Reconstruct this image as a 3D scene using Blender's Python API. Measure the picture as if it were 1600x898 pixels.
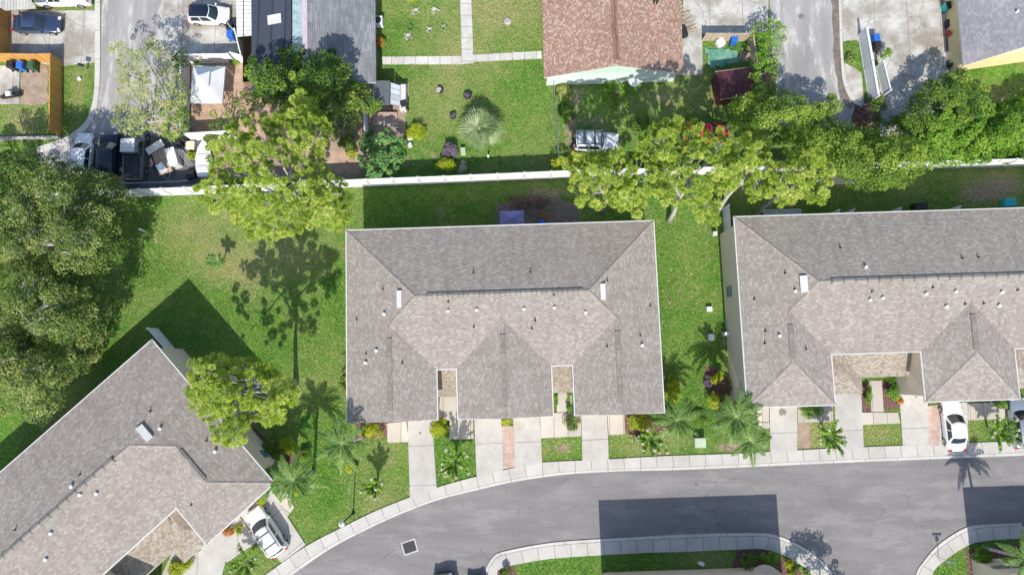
import bpy, math, random
import numpy as np
from mathutils import Vector
R=random.Random(7); NR=np.random.RandomState(7)
rad=math.radians
S=bpy.context.scene
for o in list(bpy.data.objects): bpy.data.objects.remove(o)
# ---------------------------------------------------------------- camera, sky, sun, exposure
F=1067.0; HC=65.0; TILT=math.atan((570-449)/F)
cam=bpy.data.cameras.new('camera'); co=bpy.data.objects.new('camera',cam); S.collection.objects.link(co)
co.location=(0,0,HC); co.rotation_euler=(TILT,0,0)
cam.sensor_width=36; cam.lens=36*F/1600; cam.clip_start=1; cam.clip_end=2000; S.camera=co
S.render.resolution_x=1024; S.render.resolution_y=574
W=bpy.data.worlds.new('World'); S.world=W; W.use_nodes=True
nt=W.node_tree; bg=nt.nodes['Background']
sky=nt.nodes.new('ShaderNodeTexSky'); sky.sky_type='NISHITA'; sky.sun_disc=False
SUN_EL=44.0
sky.sun_elevation=rad(SUN_EL); sky.sun_rotation=math.pi
nt.links.new(sky.outputs[0],bg.inputs[0]); bg.inputs[1].default_value=0.15
sl=bpy.data.lights.new('sun','SUN'); sl.energy=4.1; sl.angle=rad(0.5); sl.color=(1,0.95,0.87)
so=bpy.data.objects.new('sun',sl); S.collection.objects.link(so); so.location=(0,-40,60)
so.rotation_euler=(rad(90-SUN_EL),0,-0.028)
S.view_settings.view_transform='Standard'; S.view_settings.look='None'; S.view_settings.gamma=1
S.view_settings.exposure=0.48
# ---------------------------------------------------------------- helpers
def P(px,py,z=0.0):
    x=(px-800)/F; y=(449-py)/F
    dy=y*math.cos(TILT)+math.sin(TILT); dz=y*math.sin(TILT)-math.cos(TILT)
    s=(HC-z)/-dz
    return Vector((x*s,dy*s,z))
def PP(pts,z=0.0): return [P(a,b,z) for a,b in pts]
def link(o): S.collection.objects.link(o); return o
def tag(o,label=None,cat=None,group=None,kind=None):
    if label: o['label']=label
    if cat: o['category']=cat
    if group: o['group']=group
    if kind: o['kind']=kind
    return o
def thing(name,label,cat,loc=(0,0,0),rz=0,group=None):
    o=bpy.data.objects.new(name,None); link(o); o.location=loc; o.rotation_euler=(0,0,rz)
    o.empty_display_size=.3
    return tag(o,label,cat,group)
def copy_tree(o,loc,rz=None,label=None,group=None,scale=None,parent=None):
    c=o.copy(); link(c)
    if parent: c.parent=parent
    else:
        c.location=loc
        if rz is not None: c.rotation_euler=(0,0,rz)
        if label: c['label']=label
        if group: c['group']=group
        if scale: c.scale=(scale,)*3
    for ch in list(o.children): copy_tree(ch,None,parent=c)
    return c
class MB:
    def __init__(s): s.v=[]; s.f=[]; s.uv=[]; s.mi=[]
    def face(s,pts,mi=0,uv=None,up=False):
        pts=[Vector(p) for p in pts]
        n=Vector((0,0,0))
        for i in range(len(pts)):
            a=pts[i];b=pts[(i+1)%len(pts)]
            n+=Vector(((a.y-b.y)*(a.z+b.z),(a.z-b.z)*(a.x+b.x),(a.x-b.x)*(a.y+b.y)))
        if up and n.z<0:
            pts=pts[::-1]; n=-n
            if uv: uv=uv[::-1]
        if n.length<1e-12: n=Vector((0,0,1))
        n.normalize()
        if uv is None:
            if abs(n.z)>.999: ua,va=Vector((1,0,0)),Vector((0,1,0))
            else:
                va=(Vector((0,0,1))-n*n.z).normalized(); ua=va.cross(n)
            uv=[(p.dot(ua),p.dot(va)) for p in pts]
        b=len(s.v); s.v+= [tuple(p) for p in pts]; s.f.append(tuple(range(b,b+len(pts)))); s.uv.append(uv); s.mi.append(mi)
    def box(s,c,d,rz=0,mi=0,taper=1.0):
        hx,hy,hz=d[0]/2,d[1]/2,d[2]/2; cs,sn=math.cos(rz),math.sin(rz)
        def q(x,y,z):
            t=taper if z>0 else 1
            x*=t;y*=t
            return (c[0]+x*cs-y*sn,c[1]+x*sn+y*cs,c[2]+z)
        v=[q(a,b,e) for e in(-hz,hz) for a,b in((-hx,-hy),(hx,-hy),(hx,hy),(-hx,hy))]
        for f in((3,2,1,0),(4,5,6,7),(0,1,5,4),(1,2,6,5),(2,3,7,6),(3,0,4,7)): s.face([v[i] for i in f],mi)
        return s
    def tube(s,pts,rs,n=6,mi=0,cap=True):
        pts=[Vector(p) for p in pts]; rings=[]
        for i,p in enumerate(pts):
            d=(pts[min(i+1,len(pts)-1)]-pts[max(i-1,0)])
            if d.length<1e-9: d=Vector((0,0,1))
            d.normalize()
            a=d.cross(Vector((0,0,1)) if abs(d.z)<.9 else Vector((1,0,0))).normalized(); b=d.cross(a)
            r=rs[i] if isinstance(rs,(list,tuple)) else rs
            rings.append([p+a*r*math.cos(2*math.pi*k/n)+b*r*math.sin(2*math.pi*k/n) for k in range(n)])
        for i in range(len(rings)-1):
            for k in range(n):
                s.face([rings[i][k],rings[i+1][k],rings[i+1][(k+1)%n],rings[i][(k+1)%n]],mi)
        if cap: s.face(rings[0],mi); s.face(rings[-1][::-1],mi)
        return s
    def prism(s,poly,z0,z1,mi=0,side=None):
        a=sum(poly[i][0]*poly[(i+1)%len(poly)][1]-poly[(i+1)%len(poly)][0]*poly[i][1] for i in range(len(poly)))
        if a<0: poly=poly[::-1]
        n=len(poly)
        s.face([(p[0],p[1],z1) for p in poly],mi); 
        for i in range(n):
            p,q=poly[i],poly[(i+1)%n]
            s.face([(p[0],p[1],z0),(q[0],q[1],z0),(q[0],q[1],z1),(p[0],p[1],z1)],mi if side is None else side)
        return s
    def build(s,name,mats,parent=None,smooth=False,sub=None,world=True):
        if not isinstance(mats,(list,tuple)): mats=[mats]
        off=Vector((0,0,0))
        if parent is not None and world:
            par=parent
            while par: off+=Vector(par.location); par=par.parent
        me=bpy.data.meshes.new(name); me.from_pydata([tuple(Vector(v)-off) for v in s.v] if off.length else s.v,[],s.f)
        for m in mats: me.materials.append(m)
        me.polygons.foreach_set('material_index',s.mi)
        ul=me.uv_layers.new(name='UVMap'); ul.data.foreach_set('uv',[c for u in s.uv for t in u for c in t])
        if smooth:
            import bmesh
            bm=bmesh.new(); bm.from_mesh(me); bmesh.ops.remove_doubles(bm,verts=bm.verts,dist=.0005)
            for f in bm.faces: f.smooth=True
            bm.to_mesh(me); bm.free()
            if smooth!=True:
                me.set_sharp_from_angle(angle=rad(smooth))
        me.update(); o=bpy.data.objects.new(name,me); link(o)
        if parent is not None: o.parent=parent
        return o
def npmesh(name,V,Fq,mat,parent=None,var=None,smooth=False):
    """V (n,3) ; Fq (m,k) int"""
    me=bpy.data.meshes.new(name); k=Fq.shape[1]; m=len(Fq)
    V=np.asarray(V,np.float32)
    if parent is not None:
        off=np.zeros(3); par=parent
        while par: off+=np.array(par.location); par=par.parent
        V=V-off.astype(np.float32)
    me.vertices.add(len(V)); me.vertices.foreach_set('co',V.ravel().astype(np.float32))
    me.loops.add(m*k); me.loops.foreach_set('vertex_index',Fq.ravel().astype(np.int32))
    me.polygons.add(m); me.polygons.foreach_set('loop_start',np.arange(0,m*k,k,dtype=np.int32)); 
    me.polygons.foreach_set('loop_total',np.full(m,k,dtype=np.int32))
    if var is not None:
        a=me.attributes.new('var','FLOAT','FACE'); a.data.foreach_set('value',np.asarray(var,np.float32))
    me.materials.append(mat); me.update(calc_edges=True); me.validate()
    o=bpy.data.objects.new(name,me); link(o)
    if parent is not None: o.parent=parent
    return o
# ---------------------------------------------------------------- materials
def newmat(name):
    m=bpy.data.materials.new(name); m.use_nodes=True; n=m.node_tree; return m,n,n.nodes['Principled BSDF']
def nd(n,t,ins=None,**kw):
    x=n.nodes.new('ShaderNode'+t)
    for k,v in kw.items(): setattr(x,k,v)
    for k,v in (ins or {}).items():
        if hasattr(v,'is_linked') or isinstance(v,bpy.types.NodeSocket): n.links.new(v,x.inputs[k])
        else: x.inputs[k].default_value=v
    return x
def mth(n,op,a,b=0.0,c=None):
    x=nd(n,'Math',{0:a,1:b},operation=op)
    if c is not None:
        if isinstance(c,bpy.types.NodeSocket): n.links.new(c,x.inputs[2])
        else: x.inputs[2].default_value=c
    return x.outputs[0]
def ramp(n,fac,stops,interp='LINEAR'):
    x=nd(n,'ValToRGB',{0:fac}); cr=x.color_ramp; cr.interpolation=interp
    while len(cr.elements)<len(stops): cr.elements.new(.5)
    for e,(p,c) in zip(cr.elements,stops): e.position=p; e.color=(*c,1)
    return x.outputs[0]
def noise(n,vec,scale,detail=4,rough=.55):
    return nd(n,'TexNoise',{'Vector':vec,'Scale':scale,'Detail':detail,'Roughness':rough}).outputs[0]
def mixc(n,f,a,b,bt='MIX'):
    x=n.nodes.new('ShaderNodeMix'); x.data_type='RGBA'; x.blend_type=bt
    for i,v in ((0,f),(6,a),(7,b)):
        if isinstance(v,bpy.types.NodeSocket): n.links.new(v,x.inputs[i])
        else: x.inputs[i].default_value=(*v,1) if isinstance(v,tuple) and len(v)==3 else v
    return x.outputs[2]
def bump(n,b,h,strength=.5,dist=.02):
    x=nd(n,'Bump',{'Height':h,'Strength':strength,'Distance':dist}); n.links.new(x.outputs[0],b.inputs['Normal'])
def gpos(n): return n.nodes.new('ShaderNodeNewGeometry').outputs['Position']
def opos(n): return n.nodes.new('ShaderNodeTexCoord').outputs['Object']
def simple(name,col,rough=.6,metal=0,var=.15,scale=3.0,bmp=0,spec=.5):
    m,n,b=newmat(name); v=opos(n)
    f=noise(n,v,scale,5)
    lo=tuple(c*(1-var) for c in col); hi=tuple(min(1,c*(1+var)) for c in col)
    n.links.new(ramp(n,f,[(.3,lo),(.7,hi)]),b.inputs['Base Color'])
    b.inputs['Roughness'].default_value=rough; b.inputs['Metallic'].default_value=metal
    b.inputs['Specular IOR Level'].default_value=spec
    if bmp: bump(n,b,noise(n,v,scale*12,3),bmp,.01)
    return m
def paint(name,col,rough=.25,metal=0.0):
    m,n,b=newmat(name); f=noise(n,opos(n),1.7,4)
    n.links.new(ramp(n,f,[(.35,tuple(c*.93 for c in col)),(.65,col)]),b.inputs['Base Color'])
    b.inputs['Roughness'].default_value=rough; b.inputs['Metallic'].default_value=metal
    b.inputs['Coat Weight'].default_value=.5; b.inputs['Coat Roughness'].default_value=.08
    return m
def shingle(name,cols,tab=.24,row=.165,line=.74,big=.06):
    m,n,b=newmat(name); uv=n.nodes.new('ShaderNodeUVMap').outputs[0]
    sp=nd(n,'SeparateXYZ',{0:uv}); u,v=sp.outputs[0],sp.outputs[1]
    vr=mth(n,'DIVIDE',v,row); r=mth(n,'FLOOR',vr); fr=mth(n,'FRACT',vr)
    off=nd(n,'TexWhiteNoise',{'W':r},noise_dimensions='1D').outputs[0]
    uu=mth(n,'ADD',mth(n,'DIVIDE',u,tab),mth(n,'MULTIPLY',off,7.3)); c=mth(n,'FLOOR',uu)
    cv=nd(n,'CombineXYZ',{0:c,1:r}).outputs[0]
    wn=nd(n,'TexWhiteNoise',{'Vector':cv},noise_dimensions='3D').outputs[0]
    k=len(cols); col=ramp(n,wn,[(i/k,cc) for i,cc in enumerate(cols)],'CONSTANT')
    # fine granule grain and broad weathering
    g=noise(n,uv,18,2); w=noise(n,uv,.22,5,.6); st=noise(n,nd(n,'Mapping',{'Vector':uv,'Scale':(1.4,.25,1)}).outputs[0],1.0,4)
    col=mixc(n,1.0,col,ramp(n,g,[(.3,(.78,)*3),(.7,(1.2,)*3)]),'MULTIPLY')
    col=mixc(n,1.0,col,ramp(n,w,[(.3,(1-big,)*3),(.7,(1+big,)*3)]),'MULTIPLY')
    col=mixc(n,1.0,col,ramp(n,st,[(.3,(.90,.89,.88)),(.5,(1,1,1)),(.7,(1.05,)*3)]),'MULTIPLY')
    ln=mth(n,'LESS_THAN',fr,.16)  # course line: shadow of each shingle butt painted into the colour
    col=mixc(n,ln,col,mixc(n,1.0,col,(line,)*3,'MULTIPLY'))
    n.links.new(col,b.inputs['Base Color']); b.inputs['Roughness'].default_value=.95; b.inputs['Specular IOR Level'].default_value=.15
    bump(n,b,mth(n,'ADD',mth(n,'SUBTRACT',1.0,fr),wn),.5,.02)
    return m
def concrete(name,base,joint=0,var=.2,stain=(.55,.5,.45),stain_amt=.35,crack=.5,slabvar=.12,off=0.0):
    m,n,b=newmat(name); uv=n.nodes.new('ShaderNodeUVMap').outputs[0]; g=gpos(n)
    f=noise(n,g,.9,6,.65); f2=noise(n,g,11,3); f3=noise(n,g,.33,5,.6)
    lo=tuple(c*(1-var) for c in base); hi=tuple(c*(1+var*.7) for c in base)
    col=ramp(n,f,[(.3,lo),(.72,hi)])
    col=mixc(n,1.0,col,ramp(n,f2,[(.3,(.9,)*3),(.7,(1.08,)*3)]),'MULTIPLY')
    sm=ramp(n,f3,[((.5 if stain_amt<.8 else .44),(0,)*3),((.72 if stain_amt<.8 else .6),(stain_amt,)*3)])
    col=mixc(n,sm,col,tuple(c*s for c,s in zip(base,stain)))
    if crack:
        vo=nd(n,'TexVoronoi',{'Vector':mixc(n,1.0,g,nd(n,'TexNoise',{'Vector':g,'Scale':1.0,'Detail':6,'Roughness':.7}).outputs[1],'ADD'),'Scale':.25},feature='DISTANCE_TO_EDGE').outputs[0]
        gate=mth(n,'GREATER_THAN',noise(n,g,.4,2),1-crack)
        ck=mth(n,'MULTIPLY',mth(n,'LESS_THAN',vo,.005),gate)
        col=mixc(n,ck,col,tuple(c*.35 for c in base))
    if joint:
        u=mth(n,'ADD',nd(n,'SeparateXYZ',{0:uv}).outputs[0],off); q=mth(n,'DIVIDE',u,joint)
        wn=nd(n,'TexWhiteNoise',{'W':mth(n,'FLOOR',q)},noise_dimensions='1D').outputs[0]
        col=mixc(n,1.0,col,ramp(n,wn,[(0,(1-slabvar,)*3),(1,(1+slabvar,)*3)]),'MULTIPLY')
        jl=mth(n,'LESS_THAN',mth(n,'FRACT',q),.045/joint*1.2)
        col=mixc(n,jl,col,tuple(c*.42 for c in base))
    n.links.new(col,b.inputs['Base Color']); b.inputs['Roughness'].default_value=.9; b.inputs['Specular IOR Level'].default_value=.2
    bump(n,b,f2,.25,.01)
    return m
def asphalt(name,base,worn=None,wear=.3,flow=(1,1,1),ws=.35):
    m,n,b=newmat(name); uv=n.nodes.new('ShaderNodeUVMap').outputs[0]; g=gpos(n)
    mp=nd(n,'Mapping',{'Vector':uv,'Scale':flow}).outputs[0]
    f=noise(n,mp,.5,6,.62); f2=noise(n,g,14,3,.7); f3=noise(n,nd(n,'Mapping',{'Vector':uv,'Scale':((.09,1.1,1) if flow[0]<1 else (1.1,.09,1))}).outputs[0],1.0,5,.6)
    col=ramp(n,f,[(.3,tuple(c*.86 for c in base)),(.7,tuple(c*1.12 for c in base))])
    col=mixc(n,1.0,col,ramp(n,f3,[(.3,(.9,)*3),(.5,(1.0,)*3),(.68,(1.12,)*3)]),'MULTIPLY')
    col=mixc(n,1.0,col,ramp(n,f2,[(.3,(.8,)*3),(.7,(1.2,)*3)]),'MULTIPLY')
    sp=noise(n,g,2.6,3,.8); col=mixc(n,ramp(n,sp,[(.70,(0,)*3),(.76,(.4,)*3)]),col,tuple(c*.55 for c in base))
    vo=nd(n,'TexVoronoi',{'Vector':mixc(n,1.0,g,nd(n,'TexNoise',{'Vector':g,'Scale':.8,'Detail':6,'Roughness':.7}).outputs[1],'ADD'),'Scale':.16},feature='DISTANCE_TO_EDGE').outputs[0]
    col=mixc(n,mth(n,'MULTIPLY',mth(n,'MULTIPLY',mth(n,'LESS_THAN',vo,.0035),mth(n,'GREATER_THAN',noise(n,g,.3,2),.53)),.6),col,tuple(c*.45 for c in base))
    if worn:
        wv=noise(n,mixc(n,.6,mp,nd(n,'TexNoise',{'Vector':mp,'Scale':.5,'Detail':4}).outputs[1],'ADD'),ws,6,.7)
        col=mixc(n,ramp(n,wv,[(.48,(0,)*3),(.56,(wear*.35,)*3),(.6,(wear,)*3),(.68,(wear*.4,)*3)]),col,worn)
    n.links.new(col,b.inputs['Base Color']); b.inputs['Roughness'].default_value=.92; b.inputs['Specular IOR Level'].default_value=.2
    bump(n,b,f2,.4,.01); return m
def slats(name,col,pitch=.14,dark=.5,axis=0,var=.18):
    m,n,b=newmat(name); uv=n.nodes.new('ShaderNodeUVMap').outputs[0]
    u=nd(n,'SeparateXYZ',{0:uv}).outputs[axis]; q=mth(n,'DIVIDE',u,pitch)
    wn=nd(n,'TexWhiteNoise',{'W':mth(n,'FLOOR',q)},noise_dimensions='1D').outputs[0]
    c=ramp(n,wn,[(0,tuple(x*(1-var) for x in col)),(1,tuple(x*(1+var) for x in col))])
    c=mixc(n,1.0,c,ramp(n,noise(n,uv,2.5,4),[(.3,(.85,)*3),(.7,(1.1,)*3)]),'MULTIPLY')
    fr=mth(n,'FRACT',q); l=mth(n,'LESS_THAN',fr,.14)
    c=mixc(n,l,c,tuple(x*dark for x in col)); n.links.new(c,b.inputs['Base Color']); b.inputs['Roughness'].default_value=.75
    bump(n,b,mth(n,'SUBTRACT',1.0,l),.6,.02); return m
def leafmat(name,stops,trans=.35,rough=.55):
    m,n,b=newmat(name); a=nd(n,'Attribute',attribute_name='var').outputs['Fac']
    k=len(stops); c=ramp(n,a,[(i/(k-1),s) for i,s in enumerate(stops)])
    n.links.new(c,b.inputs['Base Color']); b.inputs['Roughness'].default_value=rough; b.inputs['Specular IOR Level'].default_value=.25
    t=nd(n,'BsdfTranslucent',{0:c}); mx=nd(n,'MixShader',{0:trans,1:b.outputs[0],2:t.outputs[0]})
    out=n.nodes['Material Output']; n.links.new(mx.outputs[0],out.inputs[0]); return m
glass,_n,_b=newmat('car_glass'); _b.inputs['Base Color'].default_value=(.02,.035,.045,1); _b.inputs['Roughness'].default_value=.06; _b.inputs['Specular IOR Level'].default_value=.7
wglass,_n,_b=newmat('window_glass'); _b.inputs['Base Color'].default_value=(.05,.12,.17,1); _b.inputs['Roughness'].default_value=.08
M={}
M['shingle']=shingle('taupe_shingle',[(0.253,0.222,0.194),(0.278,0.247,0.218),(0.307,0.277,0.248),(0.274,0.232,0.207),(0.293,0.262,0.232),(0.325,0.297,0.265),(0.267,0.238,0.213),(0.301,0.262,0.234),(0.286,0.258,0.234),(0.351,0.323,0.286)])
M['porch']=shingle('tan_porch_shingle',[(.24,.205,.165),(.29,.255,.205),(.33,.295,.245),(.26,.22,.18),(.30,.265,.215),(.35,.315,.27)])
M['cap']=shingle('ridge_cap_shingle',[(.23,.207,.185),(.27,.245,.222),(.30,.28,.25),(.25,.225,.2)],tab=.6,row=.3,line=.6)
M['brcap']=shingle('brown_ridge_shingle',[(.2,.12,.09),(.25,.15,.115)],tab=.6,row=.3,line=.6)
M['brownroof']=shingle('brown_shingle',[(.30,.19,.145),(.35,.225,.175),(.28,.175,.13),(.38,.255,.20),(.33,.205,.16),(.45,.34,.26)],tab=.2,row=.17,line=.78)
M['greyroof']=shingle('weathered_grey_shingle',[(.19,.2,.205),(.22,.23,.235),(.25,.255,.26),(.2,.21,.215)],tab=.9,row=.22,line=.7,big=.2)
M['greyroof2']=shingle('grey_shingle',[(.24,.23,.245),(.27,.26,.275),(.3,.29,.305),(.25,.24,.25)],tab=.3,row=.2,line=.85,big=.15)
M['white']=simple('white_vinyl',(.78,.79,.82),.45,var=.05,scale=.8)
M['trim']=simple('white_trim',(.58,.57,.555),.5,var=.06)
M['beige']=simple('beige_stucco',(.70,.585,.46),.9,var=.05,scale=1.2,bmp=.3)
M['cream']=simple('cream_stucco',(.72,.56,.30),.9,var=.07,bmp=.3)
M['palegreen']=slats('pale_siding',(.62,.72,.66),.2,.8,1,.03)
M['mint']=simple('mint_gable',(.42,.62,.47),.8,var=.05)
M['brownwall']=simple('brown_wall',(.2,.13,.1),.85,var=.15)
M['garage']=slats('garage_door_panels',(.66,.62,.56),.55,.7,1,.02)
M['door']=simple('door_paint',(.25,.1,.06),.5,var=.1)
M['steel']=simple('galvanised',(.5,.52,.54),.35,.8,var=.1)
M['dark']=simple('dark_plastic',(.02,.02,.022),.6,var=.3)
M['rubber']=simple('tyre_rubber',(.018,.018,.018),.85,var=.2)
M['alloy']=simple('alloy',(.45,.46,.48),.35,.7,var=.1)
M['blue']=simple('blue_plastic',(.02,.13,.5),.5,var=.1)
M['teal']=simple('teal_plastic',(.03,.42,.42),.5,var=.15)
M['binGreen']=simple('green_plastic',(.03,.1,.05),.5,var=.1)
M['red']=simple('red_paint',(.5,.02,.03),.5,var=.15)
M['lred']=simple('tail_lens',(.5,.02,.02),.2,var=.05)
M['lwhite']=simple('lamp_lens',(.7,.72,.75),.15,var=.05)
M['bark']=simple('bark',(.19,.155,.13),.95,var=.35,scale=4,bmp=.6)
M['paleBark']=simple('pale_bark',(.40,.37,.34),.95,var=.3,scale=4,bmp=.6)
M['conc']=concrete('sidewalk_concrete',(.49,.47,.435),joint=1.52,var=.1,stain_amt=.35,crack=0,slabvar=.055)
M['kerb']=concrete('kerb_concrete',(.54,.52,.48),joint=3.0,var=.08,crack=0,stain_amt=.3,slabvar=.03)
M['drive']=concrete('driveway_concrete',(.475,.458,.425),joint=3.6,slabvar=.05,var=.12,stain_amt=.3,crack=.3)
M['pad']=concrete('walkway_concrete',(.49,.45,.39),joint=1.3,var=.08,stain_amt=.3,crack=0)
M['oldconc']=concrete('old_concrete',(.50,.485,.445),joint=3.3,var=.24,stain_amt=.85,crack=.55,slabvar=.05)
M['oldpath']=concrete('old_path_concrete',(.56,.54,.50),joint=1.2,var=.15,stain_amt=.5,crack=.2)
M['asphalt']=asphalt('mauve_grey_asphalt',(.205,.195,.193),(.30,.285,.275),.5,(.3,1,1),.8)
M['oldroad']=asphalt('worn_street',(.30,.29,.285),(.50,.475,.44),.95,(1.2,.25,1),1.0)
M['darkroad']=None
M['parking']=asphalt('dark_yard_asphalt',(.13,.13,.14),(.25,.24,.24),.6)
M['wood']=slats('orange_wood',(.58,.30,.075),.15,.45)
M['oldwood']=slats('weathered_wood',(.42,.34,.25),.15,.45)
M['brick']=None
def brickmat(name,c1,c2,mortar,sc=1.0):
    m,n,b=newmat(name); uv=n.nodes.new('ShaderNodeUVMap').outputs[0]
    t=nd(n,'TexBrick',{'Vector':uv,'Color1':(*c1,1),'Color2':(*c2,1),'Mortar':(*mortar,1),'Scale':sc,'Brick Width':.22,'Row Height':.11,'Mortar Size':.012})
    n.links.new(mixc(n,1.0,t.outputs[0],ramp(n,noise(n,uv,1.5,4),[(.3,(.8,)*3),(.7,(1.2,)*3)]),'MULTIPLY'),b.inputs['Base Color']); b.inputs['Roughness'].default_value=.9; return m
M['brick']=brickmat('paver_brick',(.38,.25,.20),(.47,.34,.28),(.40,.34,.30))
M['patio']=brickmat('patio_tile',(.5,.34,.23),(.44,.29,.21),(.36,.26,.2),.45)
def mottled(name,stops,scale=2.5,detail=7,fine=.25):
    m,n,b=newmat(name); g=gpos(n); f=noise(n,g,scale,detail,.7)
    k=len(stops); c=ramp(n,f,[(.25+.5*i/(k-1),s) for i,s in enumerate(stops)])
    c=mixc(n,1.0,c,ramp(n,noise(n,g,12,3,.7),[(.3,(1-fine,)*3),(.7,(1+fine,)*3)]),'MULTIPLY')
    n.links.new(c,b.inputs['Base Color']); b.inputs['Roughness'].default_value=.95; b.inputs['Specular IOR Level'].default_value=.1
    bump(n,b,noise(n,g,9,4),.6,.05); return m
M['mulch']=mottled('mulch',[(.06,.035,.03),(.16,.09,.075),(.28,.18,.15)],4)
M['dirt']=mottled('dirt',[(.2,.15,.11),(.33,.25,.19),(.45,.36,.28)],1.2)
M['dirtdark']=mottled('dark_gutter_dirt',[(.10,.08,.07),(.18,.15,.13),(.28,.24,.21)],2.0)
M['bed']=mottled('scrubby_bed',[(.07,.07,.06),(.15,.13,.11),(.2,.17,.15),(.4,.34,.32)],3)
# lawn: attributes dry / dirt painted per vertex of one ground sheet (bare earth and dry grass stay put)
def lawnmat():
    m,n,b=newmat('lawn_grass'); g=gpos(n)
    dry=nd(n,'Attribute',attribute_name='dry').outputs['Fac']; dirt=nd(n,'Attribute',attribute_name='dirt').outputs['Fac']
    f1=noise(n,g,4.2,5,.75); f2=noise(n,g,.55,6,.65); f3=noise(n,g,17,2,.7); fm=noise(n,g,1.5,4,.65)
    fl=noise(n,nd(n,'Mapping',{'Vector':g,'Rotation':(0,0,.6),'Scale':(1,.35,1)}).outputs[0],9,3,.7)
    c=ramp(n,f1,[(.3,(.05,.13,.016)),(.48,(.11,.23,.035)),(.58,(.16,.29,.055)),(.72,(.25,.38,.10))])
    c=mixc(n,1.0,c,ramp(n,fm,[(.32,(.78,.88,.75)),(.5,(1,1,1)),(.68,(1.3,1.16,1.15))]),'MULTIPLY')
    c=mixc(n,1.0,c,ramp(n,f2,[(.35,(.85,.95,.85)),(.65,(1.15,1.05,1.1))]),'MULTIPLY')
    d=ramp(n,f1,[(.3,(.15,.17,.05)),(.5,(.30,.29,.115)),(.7,(.48,.43,.24))])
    dv=mth(n,'ADD',dry,mth(n,'MULTIPLY',mth(n,'SUBTRACT',noise(n,g,1.1,6,.72),.5),2.2)); dv=nd(n,'Clamp',{0:dv}).outputs[0]
    c=mixc(n,dv,c,d)
    e=ramp(n,f1,[(.3,(.16,.11,.075)),(.5,(.33,.25,.18)),(.7,(.52,.43,.34))])
    ev=mth(n,'ADD',dirt,mth(n,'MULTIPLY',mth(n,'SUBTRACT',noise(n,g,2.0,6,.75),.5),1.7)); ev=nd(n,'MapRange',{0:ev,1:.32,2:.55}).outputs[0]
    c=mixc(n,ev,c,e)
    c=mixc(n,1.0,c,ramp(n,f3,[(.3,(.68,)*3),(.7,(1.32,)*3)]),'MULTIPLY')
    c=mixc(n,1.0,c,ramp(n,fl,[(.3,(.75,)*3),(.7,(1.25,)*3)]),'MULTIPLY')
    n.links.new(c,b.inputs['Base Color']); b.inputs['Roughness'].default_value=.9; b.inputs['Specular IOR Level'].default_value=.1
    bump(n,b,mth(n,'ADD',f1,mth(n,'MULTIPLY',f3,.6)),.9,.14); return m
M['lawn']=lawnmat()
M['pine']=leafmat('pine_needles',[(.16,.29,.035),(.32,.46,.055),(.50,.61,.10),(.70,.75,.24)],.5)
M['oak']=leafmat('oak_leaves',[(.035,.075,.018),(.09,.15,.03),(.20,.265,.055),(.38,.42,.14)],.3)
M['mid']=leafmat('mid_green_leaves',[(.04,.095,.012),(.11,.21,.025),(.24,.36,.04),(.42,.52,.09)],.35)
M['greyoak']=leafmat('sparse_grey_leaves',[(.12,.18,.03),(.27,.34,.06),(.42,.45,.13),(.52,.50,.30)],.3)
M['broad']=leafmat('dark_green_leaves',[(.02,.06,.01),(.065,.145,.02),(.16,.27,.03),(.34,.43,.07)],.3)
M['bright']=leafmat('bright_green_leaves',[(.05,.13,.012),(.11,.25,.02),(.20,.37,.035),(.34,.48,.07)],.35)
M['lime']=leafmat('lime_leaves',[(.15,.24,.01),(.28,.38,.015),(.42,.48,.02),(.55,.56,.05)],.35)
M['bluegreen']=leafmat('broad_rosette_leaves',[(.04,.13,.03),(.09,.22,.055),(.16,.33,.09),(.28,.45,.15)],.3)
M['palm']=leafmat('palm_frond',[(.05,.13,.02),(.11,.22,.045),(.2,.33,.08),(.36,.47,.18)],.35)
M['fan']=leafmat('silver_fan_leaf',[(.11,.19,.06),(.20,.30,.11),(.33,.41,.20),(.50,.54,.34)],.3)
M['agave']=leafmat('pale_agave',[(.3,.32,.2),(.42,.44,.3),(.5,.5,.38),(.6,.6,.48)],.2)
M['redleaf']=leafmat('red_orange_leaves',[(.3,.04,.03),(.5,.12,.03),(.6,.3,.05),(.25,.2,.04)],.3)
M['purple']=leafmat('purple_leaves',[(.05,.03,.06),(.12,.08,.13),(.2,.16,.22),(.3,.25,.3)],.2)
M['pinkflower']=leafmat('pale_pink_petals',[(.5,.35,.4),(.65,.5,.52),(.7,.6,.6),(.6,.4,.45)],.2)
M['brownleaf']=leafmat('dead_brown_leaves',[(.10,.055,.05),(.16,.09,.08),(.24,.15,.12),(.3,.2,.17)],.1)
# ---------------------------------------------------------------- ground
def vnoise(X,Y,cell,seed):
    rs=np.random.RandomState(seed); G=rs.rand(256,256)
    x=X/cell+100; y=Y/cell+100; xi=np.floor(x).astype(int); yi=np.floor(y).astype(int); fx=x-xi; fy=y-yi
    fx=fx*fx*(3-2*fx); fy=fy*fy*(3-2*fy); g=lambda a,b:G[a%256,b%256]
    return (g(xi,yi)*(1-fx)+g(xi+1,yi)*fx)*(1-fy)+(g(xi,yi+1)*(1-fx)+g(xi+1,yi+1)*fx)*fy
xs=np.linspace(-52,52,261); ys=np.linspace(-24,40,161)
X,Y=np.meshgrid(xs,ys)
dry=np.full(X.shape,.17); dirt=np.zeros(X.shape)
def blob(arr,px,py,rx,ry,a):
    c=P(px,py); sx=rx/17.; sy=ry/17.
    d=((X-c.x)/sx)**2+((Y-c.y)/sy)**2
    arr+=a*np.exp(-d*1.2)
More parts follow.
